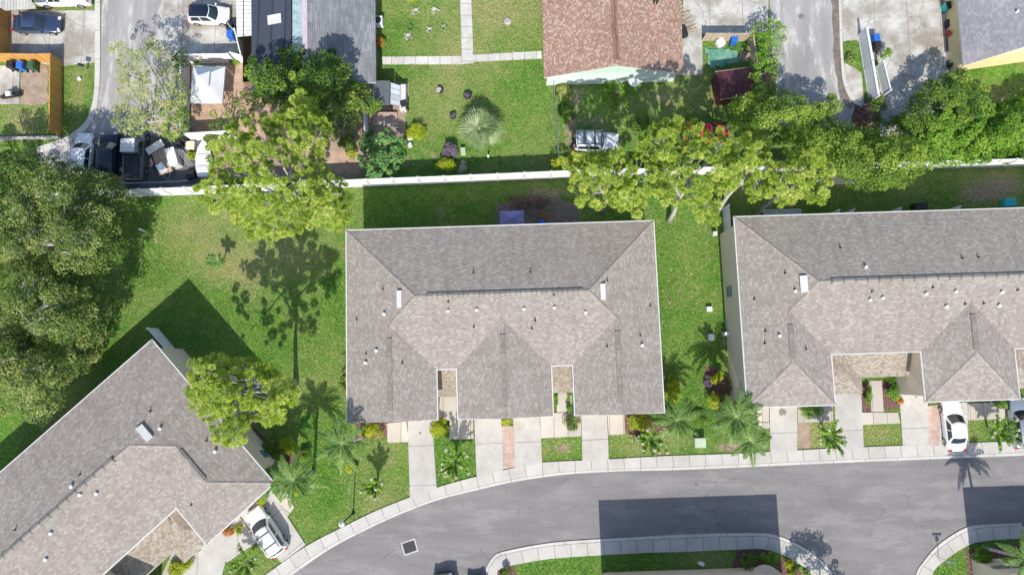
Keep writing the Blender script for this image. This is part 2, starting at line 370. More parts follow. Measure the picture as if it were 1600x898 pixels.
# dry grass (px,py,rx,ry,strength)
for q in [(300,350,90,60,.55),(350,420,80,50,.6),(450,400,60,50,.4),(400,330,60,30,.4),(700,90,120,80,.25),(800,180,90,60,.25),(1060,350,60,50,.35),(1070,440,40,80,.25),
          (640,200,60,60,.3),(1550,150,70,20,.8),(1040,160,50,30,.5),(1560,290,60,30,.6),(480,620,60,30,.2),(880,700,40,20,.5),(1370,680,30,16,.7),(1080,690,60,20,.4),
          (120,150,20,50,.6),(40,190,50,20,.5),(780,20,60,40,.4),(1260,680,20,20,1.0),(960,190,50,50,.3),(1090,150,60,50,.4),(560,780,60,40,.15)]: blob(dry,*q)
for q in [(1560,290,60,22,.62),(1530,310,40,16,.5),(850,300,60,14,.6),(120,210,30,10,.5),(30,215,60,10,.6),(1555,160,20,9,.9),(1030,150,30,20,.45),(930,190,25,14,.5),
          (975,160,40,20,.4),(690,330,16,30,.4),(463,598,12,10,.6),(660,190,14,14,.4),(780,255,14,8,.2),(420,250,160,40,.9),(520,240,80,60,.9),(480,190,120,40,.9),
          (655,255,60,20,.35),(1255,672,14,16,.8),(1380,680,16,8,.6),(880,700,16,8,.7),(605,722,18,10,.4),(1140,700,60,8,.5),(450,390,14,10,.3),(350,390,26,12,.25),
          (640,60,40,30,.15),(800,60,14,10,.3),(790,20,30,30,.1),(1320,110,12,30,.4),(890,210,16,50,.6),(900,150,20,30,.5),(260,255,90,40,1.2),(290,300,60,8,.5),
          (1310,262,300,10,.3),(680,240,20,10,.3),(1150,690,30,12,.5),(1500,845,14,20,.9)]: blob(dirt,*q)
dry+= (vnoise(X,Y,6,3)-.5)*.6+(vnoise(X,Y,2.1,13)-.5)*.35; dirt+=(vnoise(X,Y,2.2,5)-.5)*.18
nx,ny=len(xs),len(ys)
V=np.stack([X.ravel(),Y.ravel(),np.zeros(X.size)],1)
idx=np.arange(nx*ny).reshape(ny,nx)
Fq=np.stack([idx[:-1,:-1].ravel(),idx[:-1,1:].ravel(),idx[1:,1:].ravel(),idx[1:,:-1].ravel()],1)
# outer ring to the horizon, same sheet
x0,x1,y0,y1=xs[0],xs[-1],ys[0],ys[-1]; B=900.
ov=np.array([[-B,-B,0],[B,-B,0],[B,B,0],[-B,B,0]]); nb=len(V); V=np.vstack([V,ov])
c=[idx[0,0],idx[0,-1],idx[-1,-1],idx[-1,0]]; o4=[nb,nb+1,nb+2,nb+3]
Fq=np.vstack([Fq]+[[[o4[i],o4[(i+1)%4],c[(i+1)%4],c[i]]] for i in range(4)])
lawn=npmesh('lawn',V,Fq,M['lawn'])
for nm,arr in(('dry',dry),('dirt',dirt)):
    a=lawn.data.attributes.new(nm,'FLOAT','POINT'); a.data.foreach_set('value',np.concatenate([arr.ravel(),np.full(4,.1)]).astype(np.float32))
tag(lawn,kind='structure')
def sheet(name,pts,mat,z=.004,thick=0,rot=0):
    w=[(p.x,p.y) for p in PP(pts)]
    mb=MB()
    cs,sn=math.cos(rot),math.sin(rot)
    uv=[(x*cs+y*sn,-x*sn+y*cs) for x,y in w]
    if thick:
        mb.prism(w,-.02,z)
        k=len(w); a=sum(w[i][0]*w[(i+1)%k][1]-w[(i+1)%k][0]*w[i][1] for i in range(k))
        mb.uv[0]=uv if a>0 else uv[::-1]
    else: mb.face([(x,y,z) for x,y in w],uv=uv,up=True)
    return tag(mb.build(name,mat),kind='structure')
def resample(pts,step=.8):
    out=[];L=[0]
    # catmull-rom through world points
    p=[pts[0]*2-pts[1]]+pts+[pts[-1]*2-pts[-2]]
    for i in range(1,len(p)-2):
        for k in range(12):
            t=k/12; a,b,c,d=p[i-1],p[i],p[i+1],p[i+2]
            out.append(.5*((2*b)+(c-a)*t+(2*a-5*b+4*c-d)*t*t+(-a+3*b-3*c+d)*t**3))
    out.append(pts[-1]); return out
def strip(name,A,Bp,mat,z,z0=-.02):
    """ribbon between two px polylines with arc-length uv"""
    a=resample([v for v in PP(A)]); b=resample([v for v in PP(Bp)])
    def arc(l,n):
        s=[0]
        for i in range(1,len(l)): s.append(s[-1]+(l[i]-l[i-1]).length)
        r=[]
        for k in range(n+1):
            t=s[-1]*k/n; j=max(i for i in range(len(s)) if s[i]<=t+1e-9); j=min(j,len(l)-2)
            r.append(l[j].lerp(l[j+1],(t-s[j])/max(1e-9,s[j+1]-s[j])))
        return r,s[-1]
    n=110; ra,la=arc(a,n); dense,lb=arc(b,900); L=la; rb=[]
    for q in ra: rb.append(min(dense,key=lambda r:(r-q).length_squared))
    rb[0]=dense[0] if (dense[0]-ra[0]).length<4 else rb[0]
    mb=MB(); u=[L*k/n for k in range(n+1)]
    up=Vector((0,0,z)); dn=Vector((0,0,z0))
    for k in range(n):
        mb.face([ra[k]+up,rb[k]+up,rb[k+1]+up,ra[k+1]+up],uv=[(u[k],0),(u[k],1),(u[k+1],1),(u[k+1],0)],up=True)
        for l in(ra,rb): mb.face([l[k]+dn,l[k+1]+dn,l[k+1]+up,l[k]+up],uv=[(u[k],0),(u[k+1],0),(u[k+1],.1),(u[k],.1)])
    return tag(mb.build(name,mat),kind='structure')
KN=[(380,948),(455,897),(512,858),(560,832),(620,804),(683,780),(746,764),(804,751),(881,740),(966,735),(1050,733),(1150,729),(1300,722),(1450,716),(1600,710),(1720,705)]
SN=[(345,938),(415,897),(476,854),(545,818),(600,792),(683,761),(744,744),(804,730),(847,722),(950,717),(1036,712),(1150,708),(1300,700),(1450,694),(1600,688),(1720,683)]
KI=[(761,960),(760,897),(762,884),(772,869),(790,861),(871,847),(1000,839),(1088,834.5),(1183,833),(1214,837),(1245,850),(1273,868),(1299,898),(1312,960)]
SI=[(778,960),(777,897),(781,889),(792,884),(806,881),(869,871),(1000,863),(1068,861),(1164,857),(1192,857),(1220,865),(1242,877),(1268,898),(1280,960)]
KR=[(1418,960),(1431,898),(1444,876),(1468,850),(1506,826),(1536,820),(1600,817),(1720,811)]
SR=[(1440,960),(1455,898),(1476,874),(1510,852),(1540,844),(1600,840),(1720,834)]
sheet('street',KN[::1]+[(1720,811)]+[(1600,817),(1536,820),(1506,826),(1468,850),(1444,876),(1431,898),(1418,990)]+[(1312,990)]+KI[::-1]+[(761,990),(340,990)],M['asphalt'],.006,rot=0)
def off(A,Bp,t): return [(a[0]+(b[0]-a[0])*t,a[1]+(b[1]-a[1])*t) for a,b in zip(A,Bp)]
for nm,K,Sx in (('n',KN,SN),('i',KI,SI),('r',KR,SR)):
    strip('sidewalk',off(K,Sx,.17),Sx,M['conc'],.10); strip('kerb',off(K,Sx,-.04),off(K,Sx,.15),M['kerb'],.085)
Z=.104
D=[[(637,657),(675,653),(682.5,763),(641,782)],[(741,652),(783,650),(787,733),(745,748)],[(802,648),(843,647),(847,723),(804.5,731)],[(908,643),(948,643),(951,718),(910,720)],
   [(1202,628),(1245,626),(1245,704),(1203,706)],[(1302,596),(1344,595),(1349,700),(1306,702)],[(1404,612),(1448,612),(1451,696),(1410,698)],[(1466,630),(1511,628),(1512,693),(1467,696)],
   [(1570,622),(1640,618),(1640,688),(1573,691)],[(372,800),(418,758),(478,850),(440,878)]]
for k,d in enumerate(D): sheet('driveway',d,M['drive'],Z,1,rad(90+2) if k<9 else rad(-50))
for d in [[(604,661),(635,658),(639,690),(606,691)],[(703,607),(683,607),(680,655),(703,656),(702,686),(740,685),(739,650),(714,650),(713,607)],[(844,645),(907,644),(908,681),(845,684)],[(870,600),(893,600),(893,643.5),(870,643.5)],
          [(949,645),(975,645),(976,678),(951,679)],[(1346,644),(1402,644),(1406,661),(1347,663)],[(1358,594),(1377,594),(1380,643),(1361,643)],[(1178,660),(1202,660),(1202,669),(1178,669)],[(1183,637),(1201,636),(1201,659),(1180,659)],
          [(1246,634),(1300,632),(1301,658),(1246,660)],[(1512,630),(1569,628),(1569,654),(1512,656)]]: sheet('walkway',d,M['pad'],Z-.006,1)
sheet('walkway',[(420,760),(440,748),(460,792),(445,812)],M['pad'],Z-.006,1,.9)
sheet('walkway',[(250,905),(285,830),(326,845),(372,803),(402,846),(352,880),(345,905)],M['drive'],Z-.006,1)
sheet('brick_strip',[(783.5,665),(802,665),(804.5,729),(787.5,732)],M['brick'],Z-.003,1)
sheet('brick_strip',[(1447.5,634),(1465.5,632),(1467,695),(1451.5,697)],M['brick'],Z-.003,1)
# planting beds (irregular outlines)
def irregular(pts,amp=3,n=5):
    out=[]
    for i in range(len(pts)):
        a=pts[i];b=pts[(i+1)%len(pts)]
        for k in range(n): out.append((a[0]+(b[0]-a[0])*k/n+R.uniform(-amp,amp),a[1]+(b[1]-a[1])*k/n+R.uniform(-amp,amp)))
    return out
beds=[([(1100,572),(1128,578),(1150,612),(1162,650),(1120,655),(1108,620)],'mulch'),([(776,318),(850,305),(905,320),(905,352),(776,352)],'bed'),([(1246,660),(1265,660),(1268,700),(1247,702)],'dirt'),
      ([(550,640),(655,640),(655,672),(560,690)],'mulch'),([(380,650),(420,690),(450,690),(460,720),(430,735),(400,700)],'mulch'),([(1150,860),(1200,856),(1235,878),(1262,905),(1140,905)],'mulch'),
      ([(1508,860),(1600,846),(1600,905),(1515,905)],'mulch'),([(955,645),(1040,640),(1060,660),(1030,690),(990,690)],'mulch'),([(376,812),(398,800),(402,840),(384,850)],'dirt'),
      ([(1335,645),(1342,598),(1357,598),(1359,645)],'mulch'),([(1378,640),(1376,596),(1404,590),(1404,640)],'mulch'),([(775,885),(800,875),(812,905),(772,905)],'mulch'),([(1180,110),(1210,110),(1215,160),(1180,165)],'mulch'),
      ([(1335,155),(1375,155),(1372,200),(1330,200)],'mulch'),([(560,130),(640,130),(630,215),(560,225)],'dirt'),([(32,103),(74,103),(75,163),(32,165)],'dirt')]
for i,(b,mn) in enumerate(beds): sheet('planting_bed',irregular(b,2.0),M[mn],.006+.0008*i)
# northern grounds
sheet('side_street',[(160,-40),(256,-40),(256,95),(288,96),(288,208),(312,210),(310,290),(190,296),(60,258),(60,236),(100,222),(134,203),(151,162),(157,100)],M['oldroad'],.006)
strip('kerb',[(157,-40),(157,100),(154,155),(146,185),(134,204),(110,222),(60,240)],[(149,-40),(149,100),(147,150),(139,181),(128,197),(104,214),(58,231)],M['kerb'],.1)
sheet('driveway',[(14,17),(149,17),(149,98),(95,104),(14,92)],M['oldconc'],.05,1)
sheet('driveway',[(256,-40),(370,-40),(370,96),(256,96)],M['oldconc'],.05,1)
sheet('walkway',[(-40,103),(31,103),(31,163),(-40,163)],M['oldconc'],.05,1)
sheet('parking_yard',[(190,208),(312,210),(330,285),(188,300),(110,262)],M['parking'],.010)
sheet('patio_floor',[(298,92),(382,92),(396,70),(425,70),(425,215),(298,207)],M['patio'],.02)
sheet('patio_floor',[(390,140),(565,140),(570,275),(500,285),(360,270)],M['dirt'],.012)
sheet('patio_floor',[(478,200),(505,200),(508,262),(480,262)],M['patio'],.018)
sheet('patio_floor',[(505,235),(560,235),(562,270),(505,272)],M['patio'],.0185)
sheet('garden_path',[(718,-40),(735,-40),(740,99),(722,101)],M['oldpath'],.03,1,math.pi/2)
sheet('garden_path',[(596,89),(721,88),(721.5,101),(598,101)],M['oldpath'],.028,1)
sheet('garden_path',[(740,86),(846,80),(847,92),(740,97)],M['oldpath'],.028,1)
sheet('garden_path',[(740,86),(846,80),(846,80.1),(740,86.1)],M['oldpath'],.027,1)
sheet('driveway',[(1068,-40),(1200,-40),(1200,52),(1097,54),(1098,117),(1048,119),(1048,60),(1066,60)],M['oldconc'],.05,1)
sheet('side_street',[(1200,-40),(1306,-40),(1312,60),(1313,110),(1318,145),(1340,165),(1355,200),(1205,200),(1208,100)],M['oldroad'],.007)
strip('kerb',[(1308,-40),(1311,40),(1313,90),(1317,130),(1330,158),(1346,168)],[(1312,-40),(1315,40),(1317,90),(1322,128),(1334,153),(1348,163)],M['kerb'],.1)
sheet('verge',irregular([(1296,-40),(1308,-40),(1312,60),(1316,125),(1335,162),(1328,172),(1312,150),(1303,100),(1300,30)],1.5,4),M['dirtdark'],.012)
sheet('verge',irregular([(1201,90),(1211,90),(1215,200),(1203,200)],1.5,4),M['dirtdark'],.012)
sheet('driveway',[(1313,-40),(1478,-40),(1482,200),(1375,215),(1373,100),(1338,63),(1313,65)],M['oldconc'],.05,1)
sheet('walkway',[(1317,98),(1334,106),(1346,115),(1350,165),(1330,150),(1319,125)],M['oldconc'],.05,1)
sheet('path_concrete',[(1476,-40),(1500,-40),(1506,116),(1478,116)],M['parking'],.055,1)
sheet('path_concrete',[(1297,272),(1345,270),(1345,287),(1300,289)],M['pad'],.03,1)
# ---------------------------------------------------------------- hip roof townhouses
EZ=5.8; PITCH=.30; OVH=.45
class House:
    def __init__(s,name,label,tl,rearpt,endpt,mirror,L,D_,vf,wings,ends,hipend,lab_cat='townhouse'):
        """frame: origin at front corner of the end; u along the front, v towards the rear"""
        a=P(*tl,EZ); r=P(*rearpt,EZ); s.ang=0
        ud=(r-a); ud.z=0; ud.normalize(); 
        vd=Vector((-ud.y,ud.x,0)) if not mirror else Vector((ud.y,-ud.x,0))
        s.u=ud; s.v=vd; s.o=a-vd*D_; s.o.z=0; s.L=L; s.D=D_; s.vf=vf; s.w=wings; s.hipend=hipend; s.ends=ends; s.hm=(D_-vf)/2
        mid=s.W(L/2,D_/2,0)
        s.root=thing(name,label,lab_cat,tuple(mid))
    def W(s,u,v,z): return s.o+s.u*u+s.v*v+Vector((0,0,z))
    def loc(s,p): q=p-s.o; return q.dot(s.u),q.dot(s.v)
    def h(s,u,v):
        m=min(s.D-v,v-s.vf,u if 'l' in s.ends else 99,(s.L-u) if 'r' in s.ends else 99); best=max(m,0)
        for (a,b) in s.w:
            hw=(b-a)/2
            t=min(u-a,b-u,v if s.hipend else 99)
            if v<=s.vf+hw+.01: best=max(best,t)
            elif a==0 or b==s.L: best=max(best,min(t if m>0 else 0,best)) 
        return EZ+PITCH*best
    def onroof(s,px,py):
        z=EZ+1
        for _ in range(12):
            p=P(px,py,z); u,v=s.loc(p); z=.5*z+.5*s.h(u,v)
        return P(px,py,z),u,v
    def roofpt(s,u,v,k): return s.W(u,v,EZ+PITCH*k)
    def build(s):
        f=[];L,D_,vf,hm=s.L,s.D,s.vf,s.hm; Rf=s.roofpt
        rl=Rf(hm if 'l' in s.ends else 0,D_-hm,hm); rr=Rf(L-hm if 'r' in s.ends else L,D_-hm,hm)
        f.append([Rf(0,D_,0),rl,rr,Rf(L,D_,0)])
        south=[rl]
        for i,(a,b) in enumerate(s.w):
            hw=(b-a)/2; c=(a+b)/2; J=Rf(c,vf+hw,hw); e=Rf(c,hw,hw) if s.hipend else Rf(c,0,hw)
            fl=[Rf(a,0,0),e,J]; fr=[Rf(b,0,0),e,J]
            if a==0 and 'l' in s.ends: fl+=[rl,Rf(0,D_,0)]
            elif a<=0: fl+=[Rf(a,vf,0)]
            else: fl+=[Rf(a,vf,0)]; 
            if abs(b-L)<.01 and 'r' in s.ends: fr+=[rr,Rf(L,D_,0)]
            else: fr+=[Rf(b,vf,0)]
            f+= [fl,fr]
            if s.hipend: f.append([Rf(a,0,0),Rf(b,0,0),e])
            if not(a==0 and 'l' in s.ends): south.append(Rf(a,vf,0))
            south.append(J)
            if not(abs(b-L)<.01 and 'r' in s.ends): south.append(Rf(b,vf,0))
        if 'r' not in s.ends: south.append(Rf(L,vf,0))
        south.append(rr); f.append(south)
        mb=MB()
        for q in f: mb.face(q,up=True)
        roof=mb.build('roof',M['shingle'],s.root)
        # eave outline
        ol=[(0,D_),(0,0)]
        for i,(a,b) in enumerate(s.w):
            if a>0: ol+=[(a,vf),(a,0)]
            ol+=[(b,0)]
            if b<L-.01: ol+=[(b,vf)]
        if abs(s.w[-1][1]-L)>.01: ol+=[(L,vf)]
        ol+=[(L,D_)]; s.ol=ol
        # fascia / gutter
        g=MB(); n=len(ol)
        area=sum(ol[i][0]*ol[(i+1)%n][1]-ol[(i+1)%n][0]*ol[i][1] for i in range(n)); sg=1 if area>0 else -1
        def offs(d):
            r=[]
            for i in range(n):
                p,q,t=ol[i-1],ol[i],ol[(i+1)%n]
                e1=((q[0]-p[0]),(q[1]-p[1])); e2=((t[0]-q[0]),(t[1]-q[1]))
                l1=math.hypot(*e1); l2=math.hypot(*e2); n1=(e1[1]/l1*sg,-e1[0]/l1*sg); n2=(e2[1]/l2*sg,-e2[0]/l2*sg)
                r.append((q[0]+(n1[0]+n2[0])*d,q[1]+(n1[1]+n2[1])*d) if abs(n1[0]*n2[0]+n1[1]*n2[1])<.5 else (q[0]+n1[0]*d,q[1]+n1[1]*d))
            return r
        o1=offs(.065); o0=offs(-.02)
        for i in range(n):
            j=(i+1)%n
            for (A,za),(Bq,zb) in(((o0,EZ+.012),(o1,EZ+.012)),((o1,EZ+.012),(o1,EZ-.17)),((o1,EZ-.17),(offs(-OVH),EZ-.17))):
                g.face([s.W(*A[i],za),s.W(*A[j],za),s.W(*Bq[j],zb),s.W(*Bq[i],zb)])
        g.build('gutter',M['trim'],s.root)
        # walls
        wl=offs(-OVH); w=MB()
        pts=[s.W(*p,0) for p in wl]
        for i in range(n):
            j=(i+1)%n; w.face([pts[i],pts[j],pts[j]+Vector((0,0,EZ-.175)),pts[i]+Vector((0,0,EZ-.175))])
        if not s.hipend:
            for (a,b) in s.w:
                hw=(b-a)/2; c=(a+b)/2
                w.face([s.W(a+.1,OVH-.04,EZ-.1),s.W(b-.1,OVH-.04,EZ-.1),s.W(c,OVH-.04,EZ+PITCH*hw-.1)])
        s.wall=w.build('wall',M['beige'],s.root)
        s.hipcaps(f)
    def hipcaps(s,f): 
        m=MB(); Rf=s.roofpt; L,D_,vf,hm=s.L,s.D,s.vf,s.hm
        def cap(p,q,wd=.15):
            d=(q-p).normalized(); sd=d.cross(Vector((0,0,1))).normalized()*wd; up=Vector((0,0,.05)); dn=Vector((0,0,-.025))
            for sg in(1,-1): m.face([p+up,q+up,q+sd*sg+dn,p+sd*sg+dn],up=True)
        if 'l' in s.ends: cap(Rf(0,D_,0),Rf(hm,D_-hm,hm)); a,b=s.w[0]; cap(Rf(hm,D_-hm,hm),Rf((a+b)/2,vf+(b-a)/2,(b-a)/2))
        if 'r' in s.ends: cap(Rf(L,D_,0),Rf(L-hm,D_-hm,hm)); a,b=s.w[-1]; cap(Rf(L-hm,D_-hm,hm),Rf((a+b)/2,vf+(b-a)/2,(b-a)/2))
        cap(Rf(hm if 'l' in s.ends else 0,D_-hm,hm),Rf(L-hm if 'r' in s.ends else L,D_-hm,hm))
        for a,b in s.w:
            hw=(b-a)/2;c=(a+b)/2
            if s.hipend: cap(Rf(a,0,0),Rf(c,hw,hw)); cap(Rf(b,0,0),Rf(c,hw,hw)); cap(Rf(c,hw,hw),Rf(c,vf+hw,hw))
            else: cap(Rf(c,0,hw),Rf(c,vf+hw,hw))
        m.build('ridge_cap',M['shingle'],s.root)
    def ridgevent(s,u0,v0,u1,v1,z):
        p=s.W(u0,v0,z+.03); q=s.W(u1,v1,z+.03); d=(q-p).normalized(); sd=d.cross(Vector((0,0,1))).normalized(); m=MB()
        for sg in(1,-1):
            e=sd*sg*.23; t=Vector((0,0,.10)); b=Vector((0,0,-.06))
            ed=Vector((0,0,-.16))
            m.face([p+t,q+t,q+e+b+t*.6,p+e+b+t*.6],up=True,uv=[(0,0),(0,9),(1,9),(1,0)])
            m.face([p+e+b+t*.6,q+e+b+t*.6,q+e+ed,p+e+ed])
        m.face([p+t,p+sd*.3,p-sd*.3]); m.face([q+t,q+sd*.3,q-sd*.3])
        m.build('ridge_vent',M['cap'],s.root)
    def vents(s,pipes,caps,boxes,org,sc):
        for x,y in pipes:
            p,u,v=s.onroof(org[0]+x/sc,org[1]+y/sc); m=MB(); m.tube([p-Vector((0,0,.1)),p+Vector((0,0,.26))],.05,8); m.tube([p-Vector((0,0,.05)),p+Vector((0,0,.08))],[.12,.06],8)
            m.build('vent_pipe',M['dark'],s.root)
        for x,y in caps:
            p,u,v=s.onroof(org[0]+x/sc,org[1]+y/sc); m=MB(); m.tube([p-Vector((0,0,.1)),p+Vector((0,0,.16))],.09,10); m.tube([p+Vector((0,0,.12)),p+Vector((0,0,.24)),p+Vector((0,0,.27))],[.13,.13,.04],10)
            m.build('vent_cap',M['white'],s.root)
        for x,y,wd,ln,rz in boxes:
            p,u,v=s.onroof(org[0]+x/sc,org[1]+y/sc); m=MB(); 
            # lies along the slope of the end face
            e=.3
            d1=s.v; d2=(s.u+Vector((0,0,PITCH))).normalized() 
            nrm=d2.cross(d1); nrm=nrm if nrm.z>0 else -nrm
            def q(a,b,c): return p+d1*a+d2*b+nrm*c
            A=[q(-ln/2,-wd/2,0),q(ln/2,-wd/2,0),q(ln/2,wd/2,0),q(-ln/2,wd/2,0)]; T=[a+nrm*.22 for a in A]
            m.face(T,up=True)
            for i in range(4): m.face([A[i],A[(i+1)%4],T[(i+1)%4],T[i]])
            m.build('roof_vent',M['trim'],s.root)
    def window(s,u,v,facing,w=1.0,h=1.3,z=3.6,kind='window',mat=None,glassm=None):
        """facing: outward local dir (du,dv)"""
        n=s.u*facing[0]+s.v*facing[1]; t=Vector((-n.y,n.x,0)); c=s.W(u,v,z+h/2)
        def bx(m,cx,cz,sx,sz,d0,d1):
            a=c+t*(cx-sx/2)+Vector((0,0,cz-sz/2)); e=t*sx; g=Vector((0,0,sz))
            o=[a,a+e,a+e+g,a+g]; i0=[q+n*d0 for q in o]; i1=[q+n*d1 for q in o]
            m.face(i1); 
            for k in range(4): m.face([i0[k],i0[(k+1)%4],i1[(k+1)%4],i1[k]])
        fr=MB()
        for a in((-w/2-.04,0,.08,h+.16),(w/2+.04,0,.08,h+.16),(0,h/2+.04,w,.08),(0,-h/2-.04,w,.08)): bx(fr,a[0],a[1],a[2],a[3],0,.06)
        if kind=='window': bx(fr,0,0,w,.05,0,.05)
        fo=fr.build('window' if kind=='window' else kind,M['trim'],s.root)
        g=MB(); bx(g,0,0,w,h,0,.025); g.build('pane' if kind=='window' else 'panel',mat or wglass,fo)
def C4(x,y): return (530+x/2.565,320+y/2.565)
def C7(x,y): return (1100+x/2.244,300+y/2.244)
def C2(x,y): return (x/2.256,500+y/2.256)

hc=House('townhouse_block','three gabled townhouse wings under one taupe shingle roof in the middle of the photo',(541,360),(1020,345),None,False,27.1,16.65,4.25,[(0,7.72),(9.45,17.6),(19.45,27.1)],'lr',False); hc.build()
hr=House('townhouse_block','taupe shingle townhouse row with hipped wings beyond the right edge, beige west wall showing',(1147,339),(1600,325),None,False,38.7,16.6,4.3,[(0,7.55),(15.3,23.4),(31.15,38.7)],'lr',True); hr.build()
hl=House('townhouse_block','angled taupe shingle townhouse row in the bottom left corner beside the oaks',(237,531),(0,738),None,True,38.7,16.35,4.0,[(0,7.4),(15.4,23.3),(31.3,38.7)],'lr',True); hl.build()
hc.vents([(175,338),(70,460),(108,595),(253,634),(437,388),(540,488),(538,272),(767,270),(786,463),(860,360),(1074,302),(1247,405),(1206,523),(1074,567),(772,494)],
 [(181,438),(150,584),(107,633),(437,426),(551,422),(740,418),(862,413),(987,432),(1213,563)],[(244,378,.42,1.45,0),(1059,348,.42,1.35,0)],(530,320),2.565)
hr.vents([(477,195),(904,232),(960,228),(284,284),(176,375),(215,487),(357,549),(588,349),(801,334),(914,392),(979,390),(1098,343),(213,529)],
 [(565,264),(318,348),(263,504),(580,379),(624,372),(776,358),(880,350),(847,402),(1041,352),(1032,399)],[(350,322,.6,1.4,0)],(1100,300),2.244)
hl.vents([(530,320),(728,424),(283,543),(55,737),(675,650)],[(567,382),(760,462),(255,585),(285,614),(343,610),(183,750),(165,842)],[(510,397,.6,1.4,0)],(0,500),2.256)
def zr(h,k): return EZ+PITCH*k
hc.ridgevent(7.2,10.45,20.4,10.45,zr(hc,6.2))
for a,b in hc.w: hc.ridgevent((a+b)/2,1.0,(a+b)/2,7.0,zr(hc,(b-a)/2))
hr.ridgevent(7.2,10.45,37,10.45,zr(hr,6.15))
for k,(a,b) in enumerate(hr.w): hr.ridgevent((a+b)/2,(b-a)/2+.3,(a+b)/2,6.9 if k!=1 else 7.3,zr(hr,(b-a)/2))
hl.ridgevent(7.8,10.2,36,10.2,zr(hl,6.17))
for k,(a,b) in enumerate(hl.w): hl.ridgevent((a+b)/2,(b-a)/2+.3,(a+b)/2,7.2,zr(hl,(b-a)/2))
# windows and doors
gl=lambda h:[(sum(w)/2) for w in h.w]
for h in (hc,hr,hl):
    for (a,b) in h.w:
        c=(a+b)/2
        for du in ((-1.9,1.9)): 
            h.window(c+du,OVH,(0,-1),2.5,2.1,.03,'garage_door',M['garage'])
            h.window(c+du*.7,OVH,(0,-1),1.1,1.4,3.5)
    nn=len(h.w)
    for k in range(nn-1):
        a=h.w[k][1]; b=h.w[k+1][0]
        h.window((a+b)/2-(b-a)*.22 if b-a>3 else (a+b)/2,h.vf+OVH,(0,-1),.9 if b-a>3 else .6,2.05,.03,'door',M['door'])
    for k in range(6):
        u=2.3+k*(h.L-4.6)/5
        h.window(u,h.D-OVH,(0,1),1.7,2.05,.05,'door',wglass); h.window(u+.6,h.D-OVH,(0,1),1.2,1.3,3.6)
hr.window(OVH,10.4,(-1,0),1.0,1.6,1.0); hr.window(OVH,8.1,(-1,0),.8,1.2,4.2)
hl.window(OVH,3.0,(-1,0),.8,1.2,1.2); 
hc.window(OVH,8,(-1,0),1,1.3,3.6); hc.window(hc.L-OVH,8,(1,0),1,1.3,3.6)
# porch roofs in the recesses
def porch(h,u0,u1,z0,z1,depth,hip=False):
    m=MB(); y1=h.vf+OVH; y0=y1-depth
    if not hip:
        m.face([h.W(u0,y0,z0),h.W(u1,y0,z0),h.W(u1,y1,z1),h.W(u0,y1,z1)],up=True)
        m.face([h.W(u0,y0,z0),h.W(u1,y0,z0),h.W(u1,y0,z0-.2),h.W(u0,y0,z0-.2)],1)
        m.face([h.W(u0,y0,z0-.2),h.W(u1,y0,z0-.2),h.W(u1,y1,z0-.2),h.W(u0,y1,z0-.2)],1)
    return m.build('porch_roof',[M['porch'],M['trim']],h.root)
porch(hc,7.72-OVH+.02,9.45+OVH-.02,3.0,4.0,2.9); porch(hc,17.6-OVH+.02,19.45+OVH-.02,3.0,4.0,2.9)
def bigporch(h,a,b,mir=False):
    """hipped porch on the first part and a shed strip along the rest of the recess"""
    y1=h.vf+OVH-.02; A=a-OVH+.02; Bq=b+OVH-.02
    def X(t): return t if not mir else a+b-t
    c0=A+.05; c1=a+3.9; cm=(a+c1)/2; ymid=y1-2.1; yf=y1-4.0; ys=y1-2.6
    z0=2.9; zt=z0+PITCH*(c1-c0)/2*1.0
    m=MB(); W=lambda u,v,z:h.W(X(u),v,z)
    hw=(c1-c0)/2; cm=(c0+c1)/2
    apex=W(cm,yf+hw,z0+hw*.42); back=W(cm,y1,z0+hw*.42)
    m.face([W(c0,yf,z0),W(c1,yf,z0),apex],up=True)
    m.face([W(c0,yf,z0),apex,back,W(c0,y1,z0)],up=True)
    m.face([W(c1,yf,z0),apex,back,W(c1,y1,z0)],up=True)
    m.face([W(c1-.9,ys,z0+.02),W(Bq,ys,z0+.02),W(Bq,y1,z0+1.05),W(cm+.1,y1,z0+1.05)],up=True)
    for p,q in ((W(c0,yf,z0),W(c1,yf,z0)),(W(c1,yf,z0),W(c1,ys,z0)),(W(c1,ys,z0),W(Bq,ys,z0))):
        m.face([p,q,q-Vector((0,0,.2)),p-Vector((0,0,.2))],1)
    m.build('porch_roof',[M['porch'],M['trim']],h.root)
    # porch posts
    for u in (c0+.25,c1-.25):
        t=MB(); p=W(u,yf+.25,0); t.box((p.x,p.y,1.4),(.22,.22,2.8),math.atan2(h.u.y,h.u.x)); t.build('porch_post',M['beige'],h.root)
bigporch(hr,7.55,15.3); bigporch(hr,23.4,31.15); bigporch(hl,7.4,15.4); bigporch(hl,23.3,31.3)
